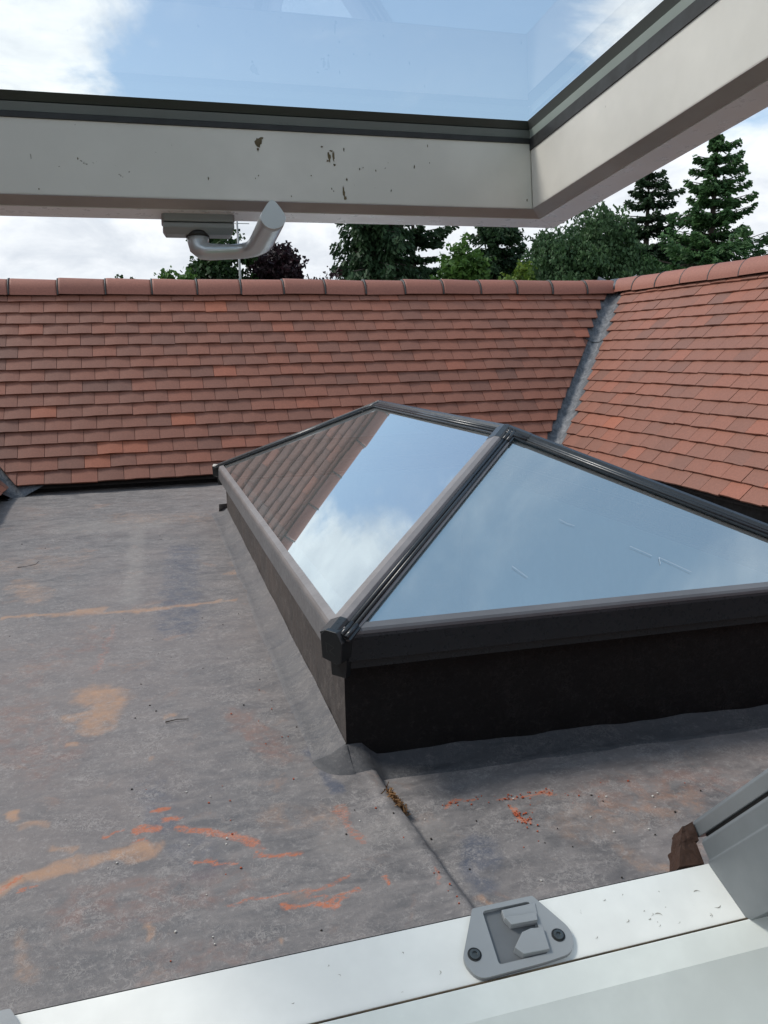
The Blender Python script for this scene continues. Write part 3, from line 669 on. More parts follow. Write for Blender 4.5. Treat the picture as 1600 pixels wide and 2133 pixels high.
for s_, t_, n1, n2, c1, c2, r1, r2 in ((Q_, A_, NL, NF, B_, C_, False, True), (Q_, C_, NF, NR, A_, D_, True, False), (P_, B_, NL, NB, A_, D_, True, True), (P_, D_, NR, NB, C_, B_, True, True)):
    dd = (t_-s_).normalized(); bar(s_-dd*0.01, s_+dd*0.085, n1, n2, c1, c2, r1, r2, 'joint_cover', 1.06)
for s_, t_, n1, n2, c1, c2, r1, r2 in ((A_, Q_, NL, NF, B_, C_, False, True),):
    dd = (t_-s_).normalized(); bar(s_+dd*0.0, s_+dd*0.05, n1, n2, c1, c2, r1, r2, 'joint_cover', 1.06)
# corner caps
def ccap(p, dx, dy):
    d = Vector((dx, dy, 0)).normalized(); s = Vector((-d.y, d.x, 0))
    if s.x < 0: s = -s
    prof = [(-0.024, -0.050), (0.018, -0.062), (0.027, -0.056), (0.031, -0.010), (0.016, 0.015), (-0.014, 0.018), (-0.020, 0.012), (-0.027, 0.005)]
    m = MB(); m.prism(prof, p-d*0.03, p+d*0.017, s, (0, 0, 1)); o = m.build('corner_cap', M_cap, ln, bevel=0.002)
    e = p+d*0.0178
    m = MB()
    for (x0, z0), (x1, z1) in (((-0.012, -0.010), (-0.009, -0.034)), ((-0.010, -0.012), (0.010, -0.020)), ((0.010, -0.020), (-0.002, -0.030)), ((-0.002, -0.030), (0.012, -0.040))):
        a, b = e+s*x0+Vector((0, 0, z0)), e+s*x1+Vector((0, 0, z1)); dd = (b-a).normalized(); ww = dd.cross(d)
        m.add([a-ww*0.0006, b-ww*0.0006, b+ww*0.0006, a+ww*0.0006], [(0, 1, 2, 3)])
    m.build('embossed_mark', M_gaskd, o)
    m = MB(); m.prism([(-0.018, -0.100), (0.020, -0.103), (0.024, -0.06), (-0.020, -0.052)], p-d*0.032, p-d*0.012, s, (0, 0, 1)); m.build('cap_skirt', M_cap, o)
ccap(A_, -1, -1); ccap(B_, -1, 1); ccap(C_, 1, -1); ccap(D_, 1, 1)
# plastered light shaft below the glass
m = MB(); x0, x1, y0, y1, zt, zb = 0.50, 1.80, 1.90, 4.60, -0.70, -1.75
m.add([(x0,y0,zt),(x1,y0,zt),(x1,y1,zt),(x0,y1,zt),(x0,y0,zb),(x1,y0,zb),(x1,y1,zb),(x0,y1,zb)], [(0,1,5,4),(1,2,6,5),(2,3,7,6),(3,0,4,7),(4,5,6,7)])
m.build('light_shaft', M_plaster, ln)
# ------------------------------------------------------------------ roof window
HY, HZ = -0.094, 0.281
al = R(6.7); SV = Vector((0, math.cos(al), -math.sin(al))); NVv = Vector((0, math.sin(al), math.cos(al))); HP = Vector((0, HY, HZ))
def SH(x, s, n): return HP+Vector((x, 0, 0))+SV*s+NVv*n
rw = thing('roof_window', 'white top hung roof window swung open overhead above its grey and white frame', 'window', (0.058, HY, HZ))
S0, XR, XL = 1.0375, 0.457, -0.341
prof = [(0.0, 0.0), (0.0, 0.078), (0.010, 0.078), (0.010, 0.0985), (0.056, 0.0985), (0.056, -0.0055), (0.0165, -0.0055)]
prof_trim = [(0.0, -0.0006), (0.0215, -0.0135), (0.0215, -0.004), (0.004, 0.006)]
def sprism(m, pr, kind):
    if kind == 'bottom': m.loft([[SH(XL-t, S0+t, n) for t, n in pr], [SH(XR+t-0.0004, S0+t, n) for t, n in pr]], False)
    else:
        sg, x0_ = (1, XR) if kind == 'right' else (-1, XL)
        m.loft([[SH(x0_+sg*t, -0.03, n) for t, n in pr], [SH(x0_+sg*t, S0+t, n) for t, n in pr]], False)
sf = None
for kind in ('bottom', 'right', 'left'):
    m = MB(); sprism(m, prof, kind); o = m.build('sash_rail', M_sashw, rw, bevel=0.0015)
    m = MB()
    pt_ = [(0.0003, 0.0004), (0.0165, -0.0050), (0.0165, -0.0062), (-0.0004, -0.0004)] 
    if kind == 'bottom': m.loft([[SH(XL-t, S0+t, n) for t, n in pt_], [SH(XR+t, S0+t, n) for t, n in pt_]], False)
    else:
        sg, x0_ = (1, XR) if kind == 'right' else (-1, XL)
        m.loft([[SH(x0_+sg*t, -0.03, n) for t, n in pt_], [SH(x0_+sg*t, S0+t, n) for t, n in pt_]], False)
    m.build('chamfer', M_chamfer_shade, o)
    pf_ = [(0.0175, -0.0050), (0.0555, -0.0050), (0.0555, -0.0068), (0.0175, -0.0068)]
    m = MB()
    if kind == 'bottom': m.loft([[SH(XL-t, S0+t, n) for t, n in pf_], [SH(XR+t-0.0004, S0+t, n) for t, n in pf_]], False)
    else: m.loft([[SH(x0_+sg*t, -0.03, n) for t, n in pf_], [SH(x0_+sg*t, S0+t, n) for t, n in pf_]], False)
    m.build('room_face', M_face_lit, o)
    # glazing gaskets
    for nm, mat, g_ in (('glazing_gasket', M_gask, [(0.003, 0.0735), (-0.0012, 0.0745), (-0.0012, 0.0800), (0.003, 0.0805)]),
                        ('glazing_gasket', M_gaskg, [(0.003, 0.0805), (0.0005, 0.081), (-0.001, 0.0895), (0.004, 0.0905)]),
                        ('glazing_gasket', M_gaskd, [(0.004, 0.0905), (0.0, 0.0908), (-0.005, 0.0985), (0.006, 0.0985)])):
        m = MB()
        if kind == 'bottom': m.loft([[SH(XL, S0+t, n) for t, n in g_], [SH(XR, S0+t, n) for t, n in g_]], False)
        else:
            sg, x0_ = (1, XR) if kind == 'right' else (-1, XL)
            if mat is M_gask and g_[0][0] == 0.003: g2 = [(0.003, 0.066), (-0.0012, 0.067), (-0.0012, 0.0800), (0.003, 0.0805)]
            else: g2 = g_
            m.loft([[SH(x0_+sg*t, -0.02, n) for t, n in g2], [SH(x0_+sg*t, S0+0.0, n) for t, n in g2]], False)
        m2 = {'rubber_dark': M_gaskg, 'rubber_grey': M_gaskl}.get(mat.name, mat) if kind != 'bottom' else mat
        m.build(nm, m2, o)
m = MB(); m.add([SH(XL-0.008, -0.02, 0.099), SH(XR+0.008, -0.02, 0.099), SH(XR+0.008, S0+0.008, 0.099), SH(XL-0.008, S0+0.008, 0.099)], [(0, 1, 2, 3)])
m.build('glass_pane', M_pane, rw)
m = MB(); m.loft([[SH(XL-0.085, -0.06+t, n) for t, n in ((0, 0), (0.06, 0), (0.06, 0.112), (0, 0.112))], [SH(XR+0.085, -0.06+t, n) for t, n in ((0, 0), (0.06, 0), (0.06, 0.112), (0, 0.112))]], False)
m.build('sash_rail', M_sashw, rw, bevel=0.0015)
# handle
def SHH(x, s, n): return SH(x, s-0.011, n+0.0046)
hd = MB()
def rbox(m, x0, x1, s0, s1, n0, n1, r=0.004, shrink=0.0):
    def ring(n, k):
        pts = []
        for cx, cs, a0 in ((x1-r, s1-r, 0), (x0+r, s1-r, 90), (x0+r, s0+r, 180), (x1-r, s0+r, 270)):
            for j in range(4):
                a = R(a0+30*j); pts.append(SHH(cx-k*(1 if cx > (x0+x1)/2 else -1)+math.cos(a)*r, cs-k*(1 if cs > (s0+s1)/2 else -1)+math.sin(a)*r, n))
        return pts
    m.loft([ring(n0, 0), ring(n1+0.0015, 0), ring(n1, 0.0015)], False)
rbox(hd, 0.0315, 0.110, 1.078, 1.108, -0.0104, -0.0195)
hroot = hd.build('handle', M_hbase, rw, bevel=0.0008)
m = MB()
def rg(n, k, s0_, s1_):
    return [SHH(x, s_, n) for x, s_ in ((0.0315+k, s0_), (0.110-k, s0_), (0.110-k, s1_), (0.0315+k, s1_))]
m.loft([rg(-0.0205, 0.001, 1.079, 1.107), rg(-0.0255, 0.001, 1.079, 1.107), rg(-0.0315, 0.004, 1.087, 1.104)], False); m.build('handle_base', M_hbase, hroot, bevel=0.001)
m = MB(); m.tube([SHH(0.0695, 1.094, -0.0275), SHH(0.0695, 1.094, -0.0335)], 0.0128, 20); m.build('collar', M_gask, hroot)
# lever: a smooth sweep, down from the spindle, along the rail, then back towards the room
path = [(0.0695, 1.094, -0.031, .0120, .0120), (0.0695, 1.093, -0.038, .0122, .0118), (0.0700, 1.091, -0.044, .0125, .0112), (0.0745, 1.088, -0.0490, .0128, .0100), (0.082, 1.086, -0.0505, .0130, .0088), (0.095, 1.085, -0.0505, .0130, .0080),
        (0.108, 1.084, -0.0502, .0130, .0078), (0.119, 1.081, -0.0498, .0132, .0080), (0.127, 1.074, -0.0492, .0135, .0084), (0.1315, 1.064, -0.0485, .0138, .0090), (0.1330, 1.050, -0.0478, .0138, .0100), (0.1335, 1.030, -0.0470, .0136, .0108), (0.1337, 1.000, -0.0460, .0133, .0114), (0.1338, 0.972, -0.0452, .0130, .0118), (0.1338, 0.962, -0.0449, .0126, .0116)]
m = MB(); rings = []
for i, (x, s, n, rw_, rh_) in enumerate(path):
    a, b = path[max(i-1, 0)], path[min(i+1, len(path)-1)]
    d = Vector((b[0]-a[0], b[1]-a[1], b[2]-a[2])).normalized()
    # local side / up axes in sash coordinates
    if i < 4: f_ = i/4
    else: f_ = 1.0
    side = Vector((0, -1, 0)) if i <= 6 else d.cross(Vector((0, 0, 1))).normalized(); up2 = side.cross(d).normalized()
    ring = []
    t_ = min(1, max(0, (i-8)/4))
    for k in range(24):
        an = 2*math.pi*k/24; cx, sy = math.cos(an), math.sin(an)
        # rounded triangle with its point up on the grip, ellipse elsewhere
        px = cx*rw_*(1-0.42*t_*max(0, sy)**1.3); py = sy*rh_*(1+0.42*t_*(sy > 0)*abs(sy))-t_*0.000
        v = Vector((x, s, n))+side*px+up2*py
        ring.append(SHH(v.x, v.y, v.z))
    rings.append(ring)
m.loft(rings, True, True); lev = m.build('lever', M_handle, hroot)
for p_ in lev.data.polygons:
    if len(p_.vertices) > 10: p_.use_smooth = False
# fixed frame: sill
FO = Vector((0.487, 0.6, -0.49)); UV_ = Vector((0, -CW, SW)); NW = Vector((0, SW, CW))
def FR(x, u, n): return Vector((x, FO.y, FO.z))+UV_*u+NW*n
XJ, XJL = 0.487, -0.371
m = MB(); pr = [(0.0, 0.0), (0.0220, -0.0545), (0.012, -0.058), (-0.05, -0.058), (-0.05, -0.012), (-0.006, -0.0015)]
m.loft([[FR(XJL, u, n) for u, n in pr], [FR(XJ+0.05, u, n) for u, n in pr]], False); sill = m.build('frame_sill', M_white, rw, bevel=0.0016)
m = MB(); pr = [(-0.0065, -0.0065), (-0.0065, 0.0012), (-0.0125, -0.0012), (-0.0125, -0.0065)]
m.loft([[FR(XJL, u, n) for u, n in pr], [FR(XJ-0.0, u, n) for u, n in pr]], False); m.build('weather_strip', M_gask, sill)
m = MB(); pr = [(0.0215, -0.0565), (0.0260, -0.0552), (0.0335, -0.0800), (0.018, -0.175), (-0.03, -0.175), (-0.03, -0.0595), (0.0120, -0.0595)]
m.loft([[FR(XJL-0.1, u, n) for u, n in pr], [FR(XJ+0.2, u, n) for u, n in pr]], False); lin = m.build('sill_lining', M_sill2, rw, bevel=0.0016)
m = MB(); m.loft([[FR(x_, u, n) for u, n in ((0.0205, -0.0535), (0.0245, -0.0545), (0.0225, -0.0565))] for x_ in (XJL, XJ)], False); m.build('dirt_line', paint('sill_dirt', (0.16, 0.115, 0.07), 0.9, grime=0.6, scale=300), sill)
mm = MB(); mm.loft([[FR(x_, u, n) for u, n in ((0.013, -0.16), (0.033, -0.165), (0.03, -0.2), (0.0, -0.2))] for x_ in (0.36, 0.70)], False); mm.build('wooden_reveal', M_wood, rw)
# jambs
for sg, x0_ in ((1, XJ), (-1, XJL)):
    X2 = lambda t: x0_+sg*t
    m = MB(); pr = [(0.0, -0.0572), (0.0, 0.0005), (0.0022, 0.0022), (0.0022, 0.0185), (0.0052, 0.0215), (0.028, 0.0215), (0.028, -0.0572)]
    m.loft([[FR(X2(t), 0.0005, n) for t, n in pr], [FR(X2(t), 1.12, n) for t, n in pr]], False); jb = m.build('side_jamb', M_jamb, rw, bevel=0.001)
    m = MB(); pr = [(0.0085, 0.026), (0.0085, 0.0385), (0.0125, 0.0425), (0.06, 0.0425), (0.06, 0.026)]
    m.loft([[FR(X2(t), -0.012, n) for t, n in pr], [FR(X2(t), 1.14, n) for t, n in pr]], False); m.build('jamb_cover', M_cover, jb, bevel=0.001)
    m = MB(); pr = [(0.011, 0.0217), (0.011, 0.0258), (0.05, 0.0258), (0.05, 0.0217)]
    m.loft([[FR(X2(t), 0.0, n) for t, n in pr], [FR(X2(t), 1.12, n) for t, n in pr]], False); m.build('jamb_seal', M_gask, jb)
m = MB(); m.loft([[FR(x, 1.10+u, n) for u, n in ((0, -0.15), (0, 0.02), (0.06, 0.02), (0.06, -0.15))] for x in (XJL-0.06, XJ+0.06)], False); m.build('frame_head', M_jamb, rw, bevel=0.001)
# crumbling foam corner seals
def foam(pts_lo, pts_hi):
    m = MB(); m.loft([pts_lo, pts_hi], False); o = m.build('foam_seal', M_foam, rw)
    s_ = o.modifiers.new('sub', 'SUBSURF'); s_.subdivision_type = 'SIMPLE'; s_.levels = s_.render_levels = 3
    d = o.modifiers.new('disp', 'DISPLACE'); tx = bpy.data.textures.new('foam_noise', 'CLOUDS'); tx.noise_scale = 0.008; d.texture = tx; d.strength = 0.0035; d.mid_level = 0.5; d.texture_coords = 'GLOBAL'
foam([FR(x, -0.002, n) for x, n in ((0.458, 0.003), (0.4855, 0.0005), (0.4855, 0.024), (0.469, 0.022))], [FR(x, -0.022, n) for x, n in ((0.456, -0.002), (0.488, -0.002), (0.488, 0.022), (0.463, 0.018))])
foam([FR(x, -0.006, n) for x, n in ((0.470, 0.0225), (0.492, 0.0225), (0.494, 0.041), (0.481, 0.038))], [FR(x, -0.026, n) for x, n in ((0.468, 0.016), (0.494, 0.018), (0.494, 0.038), (0.476, 0.034))])
# striker plates on the sill
VF = (UV_*0.0220-NW*0.0545).normalized(); NFc = Vector((1, 0, 0)).cross(VF)
if NFc.dot(-FO) < 0: NFc = -NFc
def SF(x, d, h): return Vector((x, FO.y, FO.z))+VF*d+NFc*h
def catmull_round(pts, r, seg=5):
    out = []; k = len(pts)
    for i in range(k):
        p, a, b = Vector(pts[i][:2]), Vector(pts[i-1][:2]), Vector(pts[(i+1) % k][:2]); rr_ = pts[i][2] if len(pts[i]) > 2 else r
        u, v = (a-p), (b-p); l = min(rr_, u.length*0.45, v.length*0.45); s0_, s1_ = p+u.normalized()*l, p+v.normalized()*l
        for j in range(seg+1):
            t = j/seg; out.append(((1-t)**2*s0_+2*t*(1-t)*p+t*t*s1_))
    return out
def plate(dx, mirror, pocket=True):
    sg = -1 if mirror else 1
    def S(x, d, h): return SF(dx+sg*(x-0.272), d, h)
    outer = catmull_round([(0.2447, -0.003, .002), (0.3027, -0.003, .002), (0.3235, 0.036, .012), (0.3150, 0.0545, .016), (0.2900, 0.0568, .01), (0.2270, 0.0580, .014), (0.2195, 0.040, .016)], 0.004)
    hole = catmull_round([(0.2535, 0.0015), (0.3010, 0.0015), (0.2895, 0.0515), (0.2495, 0.0505)], 0.003, 3)
    hole = [Vector(v) for v in catmull_round([(0.2525, 0.0015), (0.2975, 0.0015), (0.2935, 0.0500), (0.2485, 0.0500)], 0.003, 3)]
    tri = tessellate_polygon([[Vector((p.x, p.y, 0)) for p in outer], [Vector((p.x, p.y, 0)) for p in hole]])
    allp = list(outer)+list(hole); H_ = 0.0042
    m = MB(); no, nh = len(outer), len(hole)
    m.add([S(p.x, p.y, H_) for p in allp], [tuple(t) for t in tri])
    m.add([S(p.x, p.y, H_) for p in outer]+[S(p.x, p.y, 0.0002) for p in outer], [(i, (i+1) % no, no+(i+1) % no, no+i) for i in range(no)])
    m.add([S(p.x, p.y, H_) for p in hole]+[S(p.x, p.y, 0.0003) for p in hole], [(i, (i+1) % nh, nh+(i+1) % nh, nh+i) for i in range(nh)])
    o = m.build('striker_plate', M_plate, rw)
    m = MB(); m.add([S(p.x, p.y, 0.0004) for p in hole], [tuple(range(nh))]); m.build('pocket', M_pocket_shade, o)
    def pr_(pts, h0, h1, nm='keep_hook', mat=M_plate, shift=(0, 0)):
        m = MB(); m.loft([[S(x, d, h0) for x, d in pts], [S(x+shift[0], d+shift[1], h1) for x, d in pts]], False); m.build(nm, mat, o, bevel=0.0006)
    t1 = [(0.2694, 0.0046), (0.2984, 0.0045), (0.2959, 0.0157), (0.2928, 0.022), (0.2717, 0.0208), (0.2686, 0.0136)]
    t1b = [(0.2684, 0.0132), (0.2942, 0.015), (0.2928, 0.022), (0.2715, 0.0211)]
    t2 = [(0.2656, 0.0412), (0.2776, 0.0297), (0.2866, 0.0281), (0.2933, 0.0297), (0.2906, 0.0492), (0.271, 0.0484)]
    t1 = [(x+(0.0035 if x > 0.29 else 0), d) for x, d in t1]; t1b = [(x+(0.0035 if x > 0.29 else 0), d) for x, d in t1b]; t2 = [(x+(0.004 if x > 0.289 else 0), d) for x, d in t2]
    pr_(t1, 0.0005, 0.0052)
    pr_(t1b, 0.0052, 0.0078)
    pr_(t2, 0.0005, 0.0075, shift=(0.0006, -0.0006))
    m = MB(); m.loft([[S(x, d, 0.0006) for x, d in ((0.2960, 0.0005), (0.3010, 0.0005), (0.2975, 0.0505), (0.2925, 0.0505))], [S(x, d, 0.0034) for x, d in ((0.2990, 0.0005), (0.3010, 0.0005), (0.2975, 0.0505), (0.2955, 0.0505))]], False); m.build('pocket_wall', M_plate, o)
    for cx, cy in ((0.2315, 0.0372), (0.3090, 0.0372)):
        m = MB(); ring = lambda r_, h: [S(cx+r_*math.cos(a), cy+r_*math.sin(a), h+0.001) for a in [2*math.pi*i/24 for i in range(24)]]
        m.loft([ring(0.0060, 0.0031), ring(0.0060, 0.0036), ring(0.0054, 0.0037), ring(0.0054, 0.0034)], False); m.build('screw_recess', M_gask, o)
        m = MB(); m.loft([ring(0.0048, 0.0034), ring(0.0044, 0.0046), ring(0.0022, 0.0048), ring(0.0020, 0.0036)], False); m.build('screw', M_screw, o)
plate(0.272, False)
plate(-0.159, True)
# dried splashes on the inner face of the bottom rail
M_splat = paint('dried_dirt', (0.17, 0.125, 0.065), 0.8, grime=0.5, scale=300)
rs = random.Random(12); SN = NVv; bottom_rail = [o for o in rw.children if o.name.startswith('sash_rail')][0]
m = MB()
def splat(m, x, n, w_, h_, jag=0.45):
    k = 14; ctr = SH(x, S0-0.0009, n)
    ring = []
    for i in range(k):
        a = 2*math.pi*i/k; r_ = 1+rs.uniform(-jag, jag); ring.append(SH(x+math.cos(a)*w_*r_, S0-0.0003, n+math.sin(a)*h_*r_))
    m.add([ctr]+ring, [(0, 1+i, 1+(i+1) % k) for i in range(k)], None, True)
for x, n, w_, h_ in ((0.137, 0.062, 0.0036, 0.0056), (0.141, 0.066, 0.0015, 0.0012), (0.1355, 0.054, 0.0010, 0.0020), (0.214, 0.049, 0.0016, 0.0048), (0.2185, 0.050, 0.0013, 0.0055), (0.216, 0.056, 0.0024, 0.0008), (0.212, 0.045, 0.0018, 0.0010), (0.219, 0.041, 0.0010, 0.0014), (0.228, 0.012, 0.0011, 0.0060), (0.2295, 0.006, 0.0014, 0.0020), (0.206, 0.060, 0.0012, 0.0008)): splat(m, x, n, w_, h_)
for _ in range(22):
    x = rs.choice([rs.gauss(0.2, 0.05), rs.uniform(-0.12, 0.45), rs.gauss(0.30, 0.06)]); x = min(0.45, x); n = rs.uniform(0.004, 0.069); q = rs.uniform(0.0003, 0.0008); splat(m, x, n, q, q*rs.uniform(0.8, 3.0))
m.build('dried_splash', M_splat, bottom_rail, fixn=False)
M_smudge = paint('pale_grime', (0.42, 0.39, 0.33), 0.8, grime=0.4, scale=300)
m = MB()
for _ in range(26):
    x, d = rs.choice([rs.gauss(0.41, 0.035), rs.uniform(-0.05, 0.48)]), rs.uniform(0.012, 0.052); x = min(x, 0.48)
    if 0.21 < x < 0.33: continue
    a, l = rs.uniform(0, 3.1), rs.uniform(0.0008, 0.0045); w_ = rs.uniform(0.0002, 0.0006); pts = []
    for s_, k in ((-1, 0.2), (-0.4, 1), (0.2, 0.8), (1, 0.2)):
        cx, cy = x+math.cos(a+s_*0.5)*l*s_, d+math.sin(a+s_*0.5)*l*s_*0.7; pts.append((cx, cy, k))
    vs = [SF(cx-math.sin(a)*w_*k, cy+math.cos(a)*w_*k, 0.0003) for cx, cy, k in pts]+[SF(cx+math.sin(a)*w_*k, cy-math.cos(a)*w_*k, 0.0003) for cx, cy, k in pts]
    m.add(vs, [(i, i+1, 5+i, 4+i) for i in range(3)])
m.build('grime_mark', M_smudge, sill, fixn=False)

# ------------------------------------------------------------------ aerial mast behind the rear ridge
am = thing('aerial_mast', 'thin grey pole rising behind the ridge in front of the dark green tree', 'pole', (2.12, 18.0, -6.0))
m = MB(); m.tube([(2.12, 18, -6), (2.10, 18, 1.5), (2.08, 18, 3.4)], [0.032, 0.026, 0.018], 10); m.build('pole', M_mast, am)
m = MB()
for k, (zz, ln_) in enumerate(((2.72, 0.34), (2.62, 0.26), (3.2, 0.5), (3.3, 0.5))):
    m = MB(); m.tube([(2.08-ln_*0.2, 18, zz), (2.08+ln_, 18, zz)], 0.008, 6); m.build('aerial_rod', M_mast, am)

# ------------------------------------------------------------------ trees
def quads(c, a, b):
    v = np.stack([c-a-b, c+a-b, c+a+b, c-a+b], 1).reshape(-1, 3)
    return v, np.arange(len(v)).reshape(-1, 4)
def unit(v): return v/np.maximum(1e-9, np.linalg.norm(v, axis=-1, keepdims=True))
def rand_dirs(n, rg): return unit(rg.normal(size=(n, 3)))
def tree_base(name, label, cat, x, y, group=None): return thing(name, label, cat, (x, y, -6.0), group)
def trunk(parent, x, y, ztop, r, rg, limbs=()):
    m = MB(); pts = [(x+rg.uniform(-.06, .06)*(k > 0), y+rg.uniform(-.06, .06)*(k > 0), -6+(ztop+6)*k/7) for k in range(8)]
    m.tube(pts, [r*(1-0.85*k/7)+0.02 for k in range(8)], 9)
    for c, rl in limbs:
        zs = max(-5.2, c[2]-abs(c[0]-x)*0.8-0.8); mid = ((x+c[0])/2, (y+c[1])/2, (zs+c[2])/2+0.15)
        m.tube([(x, y, zs), mid, tuple(c)], [rl, rl*0.7, rl*0.25], 6)
    return m.build('trunk', M_bark, parent)
def broadleaf(name, label, cat, x, y, ztop, rx, rz, mat, seed, nclump=70, per=220, leaf=0.075, loose=0.0, droop=0.0, spiky=0.0, group=None, ry=None, pointed=0.0):
    rg = np.random.default_rng(seed); o = tree_base(name, label, cat, x, y, group); zc = ztop-rz; ry = ry or rx
    cc = []; tries = 0
    while len(cc) < nclump and tries < 20000:
        tries += 1
        d = rand_dirs(1, rg)[0]; r = rg.uniform(0.45, 0.98)**0.6
        d = d*r; 
        wz = 1-pointed*max(0, d[2])
        p = np.array([x+d[0]*rx*wz, y+d[1]*ry*wz, zc+d[2]*rz])
        if p[2] < -3.5: continue
        cc.append(p)
    cc = np.array(cc); V = []; T = []
    for c in cc:
        rc = rg.uniform(0.16, 0.34)*min(rx, rz)**0.8*(1+loose*0.3)
        n = int(per*rg.uniform(0.6, 1.3)); d = rand_dirs(n, rg); rad = rg.uniform(0.35, 1.0, (n, 1))**0.5
        sc = np.array([1.15, 1.15, 0.75+droop])
        p = c+d*rad*rc*sc
        if spiky:   # twigs that stick out of the clump
            k = rg.random(n) < spiky; tw = rand_dirs(8, rg); tw[:, 2] = np.abs(tw[:, 2])*0.8+0.2 if droop <= 0 else -np.abs(tw[:, 2])
            tw = unit(tw)
            sel = rg.integers(0, 8, n); p[k] = c+(tw[sel][k])*rc*rg.uniform(0.7, 2.0, (k.sum(), 1))+rg.normal(scale=0.035, size=(k.sum(), 3))
        a = rand_dirs(n, rg); 
        if droop > 0: a = unit(a+np.array([0, 0, -1.2]))
        b = unit(np.cross(a, rand_dirs(n, rg))); s = leaf*rg.uniform(0.55, 1.25, (n, 1))
        v, _ = quads(p, a*s, b*s*0.55); V.append(v); T.append(np.clip(rg.normal(0.42, 0.22, n)+rg.normal(0, 0.16), 0, 1))
    V = np.concatenate(V); T = np.concatenate(T)
    np_mesh('crown', V, np.arange(len(V)).reshape(-1, 4), mat, o, T)
    far = cc[rg.permutation(len(cc))[:14]]
    trunk(o, x, y, zc, max(0.12, rx*0.12), rg, [(c, 0.05) for c in far])
    return o
def conifer(name, label, cat, x, y, ztop, rbase, mat, seed, zlow=-3.0, levels=26, nb=8, droop=0.35, upturn=0.25, dens=70, needle=0.10, shape=0.8, irregular=0.25, group=None, hang=0.16, curtain=0.0):
    """whorls of branches, each carrying hanging sprays of needles"""
    rg = np.random.default_rng(seed); o = tree_base(name, label, cat, x, y, group); V = []; T = []; lm = MB()
    H = ztop-zlow
    for lv in range(levels):
        f = (lv+rg.uniform(-0.3, 0.3))/levels; f = min(0.99, max(0.0, f)); z0 = ztop-H*f-0.05
        Lb = rbase*(f**shape)*(1+rg.normal(0, irregular*0.5))+0.22
        k_n = max(4, int(nb*(0.6+0.5*f)))
        a0 = rg.uniform(0, 6.28)
        for k in range(k_n):
            an = a0+2*math.pi*k/k_n+rg.uniform(-0.25, 0.25); L_ = max(0.15, Lb*(1+rg.normal(0, irregular)))
            dirh = np.array([math.cos(an), math.sin(an), 0.0]); side = np.array([-math.sin(an), math.cos(an), 0.0])
            n = int(dens*1.7*(0.35+L_/max(0.5, rbase))); t = rg.random(n)**0.75
            rise = rg.uniform(0.0, 0.25)
            def pos(t): return np.array([x, y, z0])+dirh*(t*L_)[:, None]+np.array([0, 0, 1.0])*((rise*t-droop*t**1.5+upturn*t**4)*L_)[:, None]
            base = pos(t)
            wdt = (0.22*L_*np.sin(np.pi*np.clip(t*0.9+0.08, 0, 1))+0.05)
            lat = rg.uniform(-1, 1, n)
            p = base+side*(lat*wdt)[:, None]-np.array([0, 0, 1.0])*(np.abs(lat)*wdt*0.35+rg.random(n)*(hang+curtain*rg.random(n)))[:, None]
            a = unit(dirh*0.8+side*(lat*1.1)[:, None]+rg.normal(scale=0.35, size=(n, 3))+np.array([0, 0, -0.35-curtain*2]))
            b = unit(np.cross(a, rand_dirs(n, rg))); s = needle*rg.uniform(0.6, 1.3, (n, 1))
            v, _ = quads(p, a*s, b*s*0.33); V.append(v); T.append(np.clip(rg.normal(0.4, 0.2, n)+rg.normal(0, 0.15)+0.25*(t-0.5), 0, 1))
            tt = np.array([0, 0.5, 0.9]); pp = pos(tt); lm.tube([tuple(q) for q in pp], [0.035*(0.4+f), 0.02, 0.008], 4, False)
    V = np.concatenate(V); T = np.concatenate(T)
    np_mesh('crown', V, np.arange(len(V)).reshape(-1, 4), mat, o, T)
    lm.tube([(x, y, -6), (x+0.05, y, -2), (x-0.03, y, (ztop)/2), (x, y, ztop-0.15)], [0.28, 0.22, 0.12, 0.015], 9)
    lm.build('trunk', M_bark, o)
    return o
# px -> world was worked out once for each tree; x, y, top z below are metres
def at(rx_, Y): return rx_*Y
G1 = 'tall conifers beyond the roofs'
def tx(px, py=560):      # slope x/y for a column of the photograph near the skyline
    dx, dy_ = (px-800)/1716.9, (py-1066.5)/1716.9
    v = fw+rr*dx-uu*dy_; return v.x/v.y, v.z/v.y
def T(px, pytop, Y): a, _ = tx(px); _, z = tx(px, pytop); return a*Y, Y, z*Y
def hw(pxw, Y): return pxw/1716.9*Y*1.22
TREES = []
x, y, z = T(458, 455, 26); broadleaf('yew_tree', 'dense dark green rounded tree behind the window handle', 'tree', x, y, z, hw(74, 26), 3.4, M_l_yew, 21, 150, 330, 0.062, pointed=0.25, spiky=0.12)
x, y, z = T(362, 556, 24); broadleaf('garden_shrub', 'light green shrub at the left foot of the dark green tree', 'shrub', x, y, z, hw(40, 24), 1.3, M_l_lit, 22, 30, 160, 0.055, spiky=0.5)
x, y, z = T(280, 574, 34); broadleaf('garden_shrub', 'tiny far bush tops just showing over the ridge on the left', 'shrub', x, y, z, hw(30, 34), 0.9, M_l_yew, 23, 14, 60, 0.06, spiky=0.6)
x, y, z = T(575, 508, 27); broadleaf('copper_beech', 'dark purple leaved tree to the right of the window handle', 'tree', x, y, z, hw(66, 27), 2.6, M_l_cop, 24, 110, 230, 0.062, spiky=0.35)
x, y, z = T(672, 566, 25); broadleaf('plum_bush', 'sparse dark sprigs between the purple tree and the tall conifers', 'shrub', x, y, z, hw(26, 25), 0.9, M_l_cop, 25, 12, 60, 0.05, spiky=0.8)
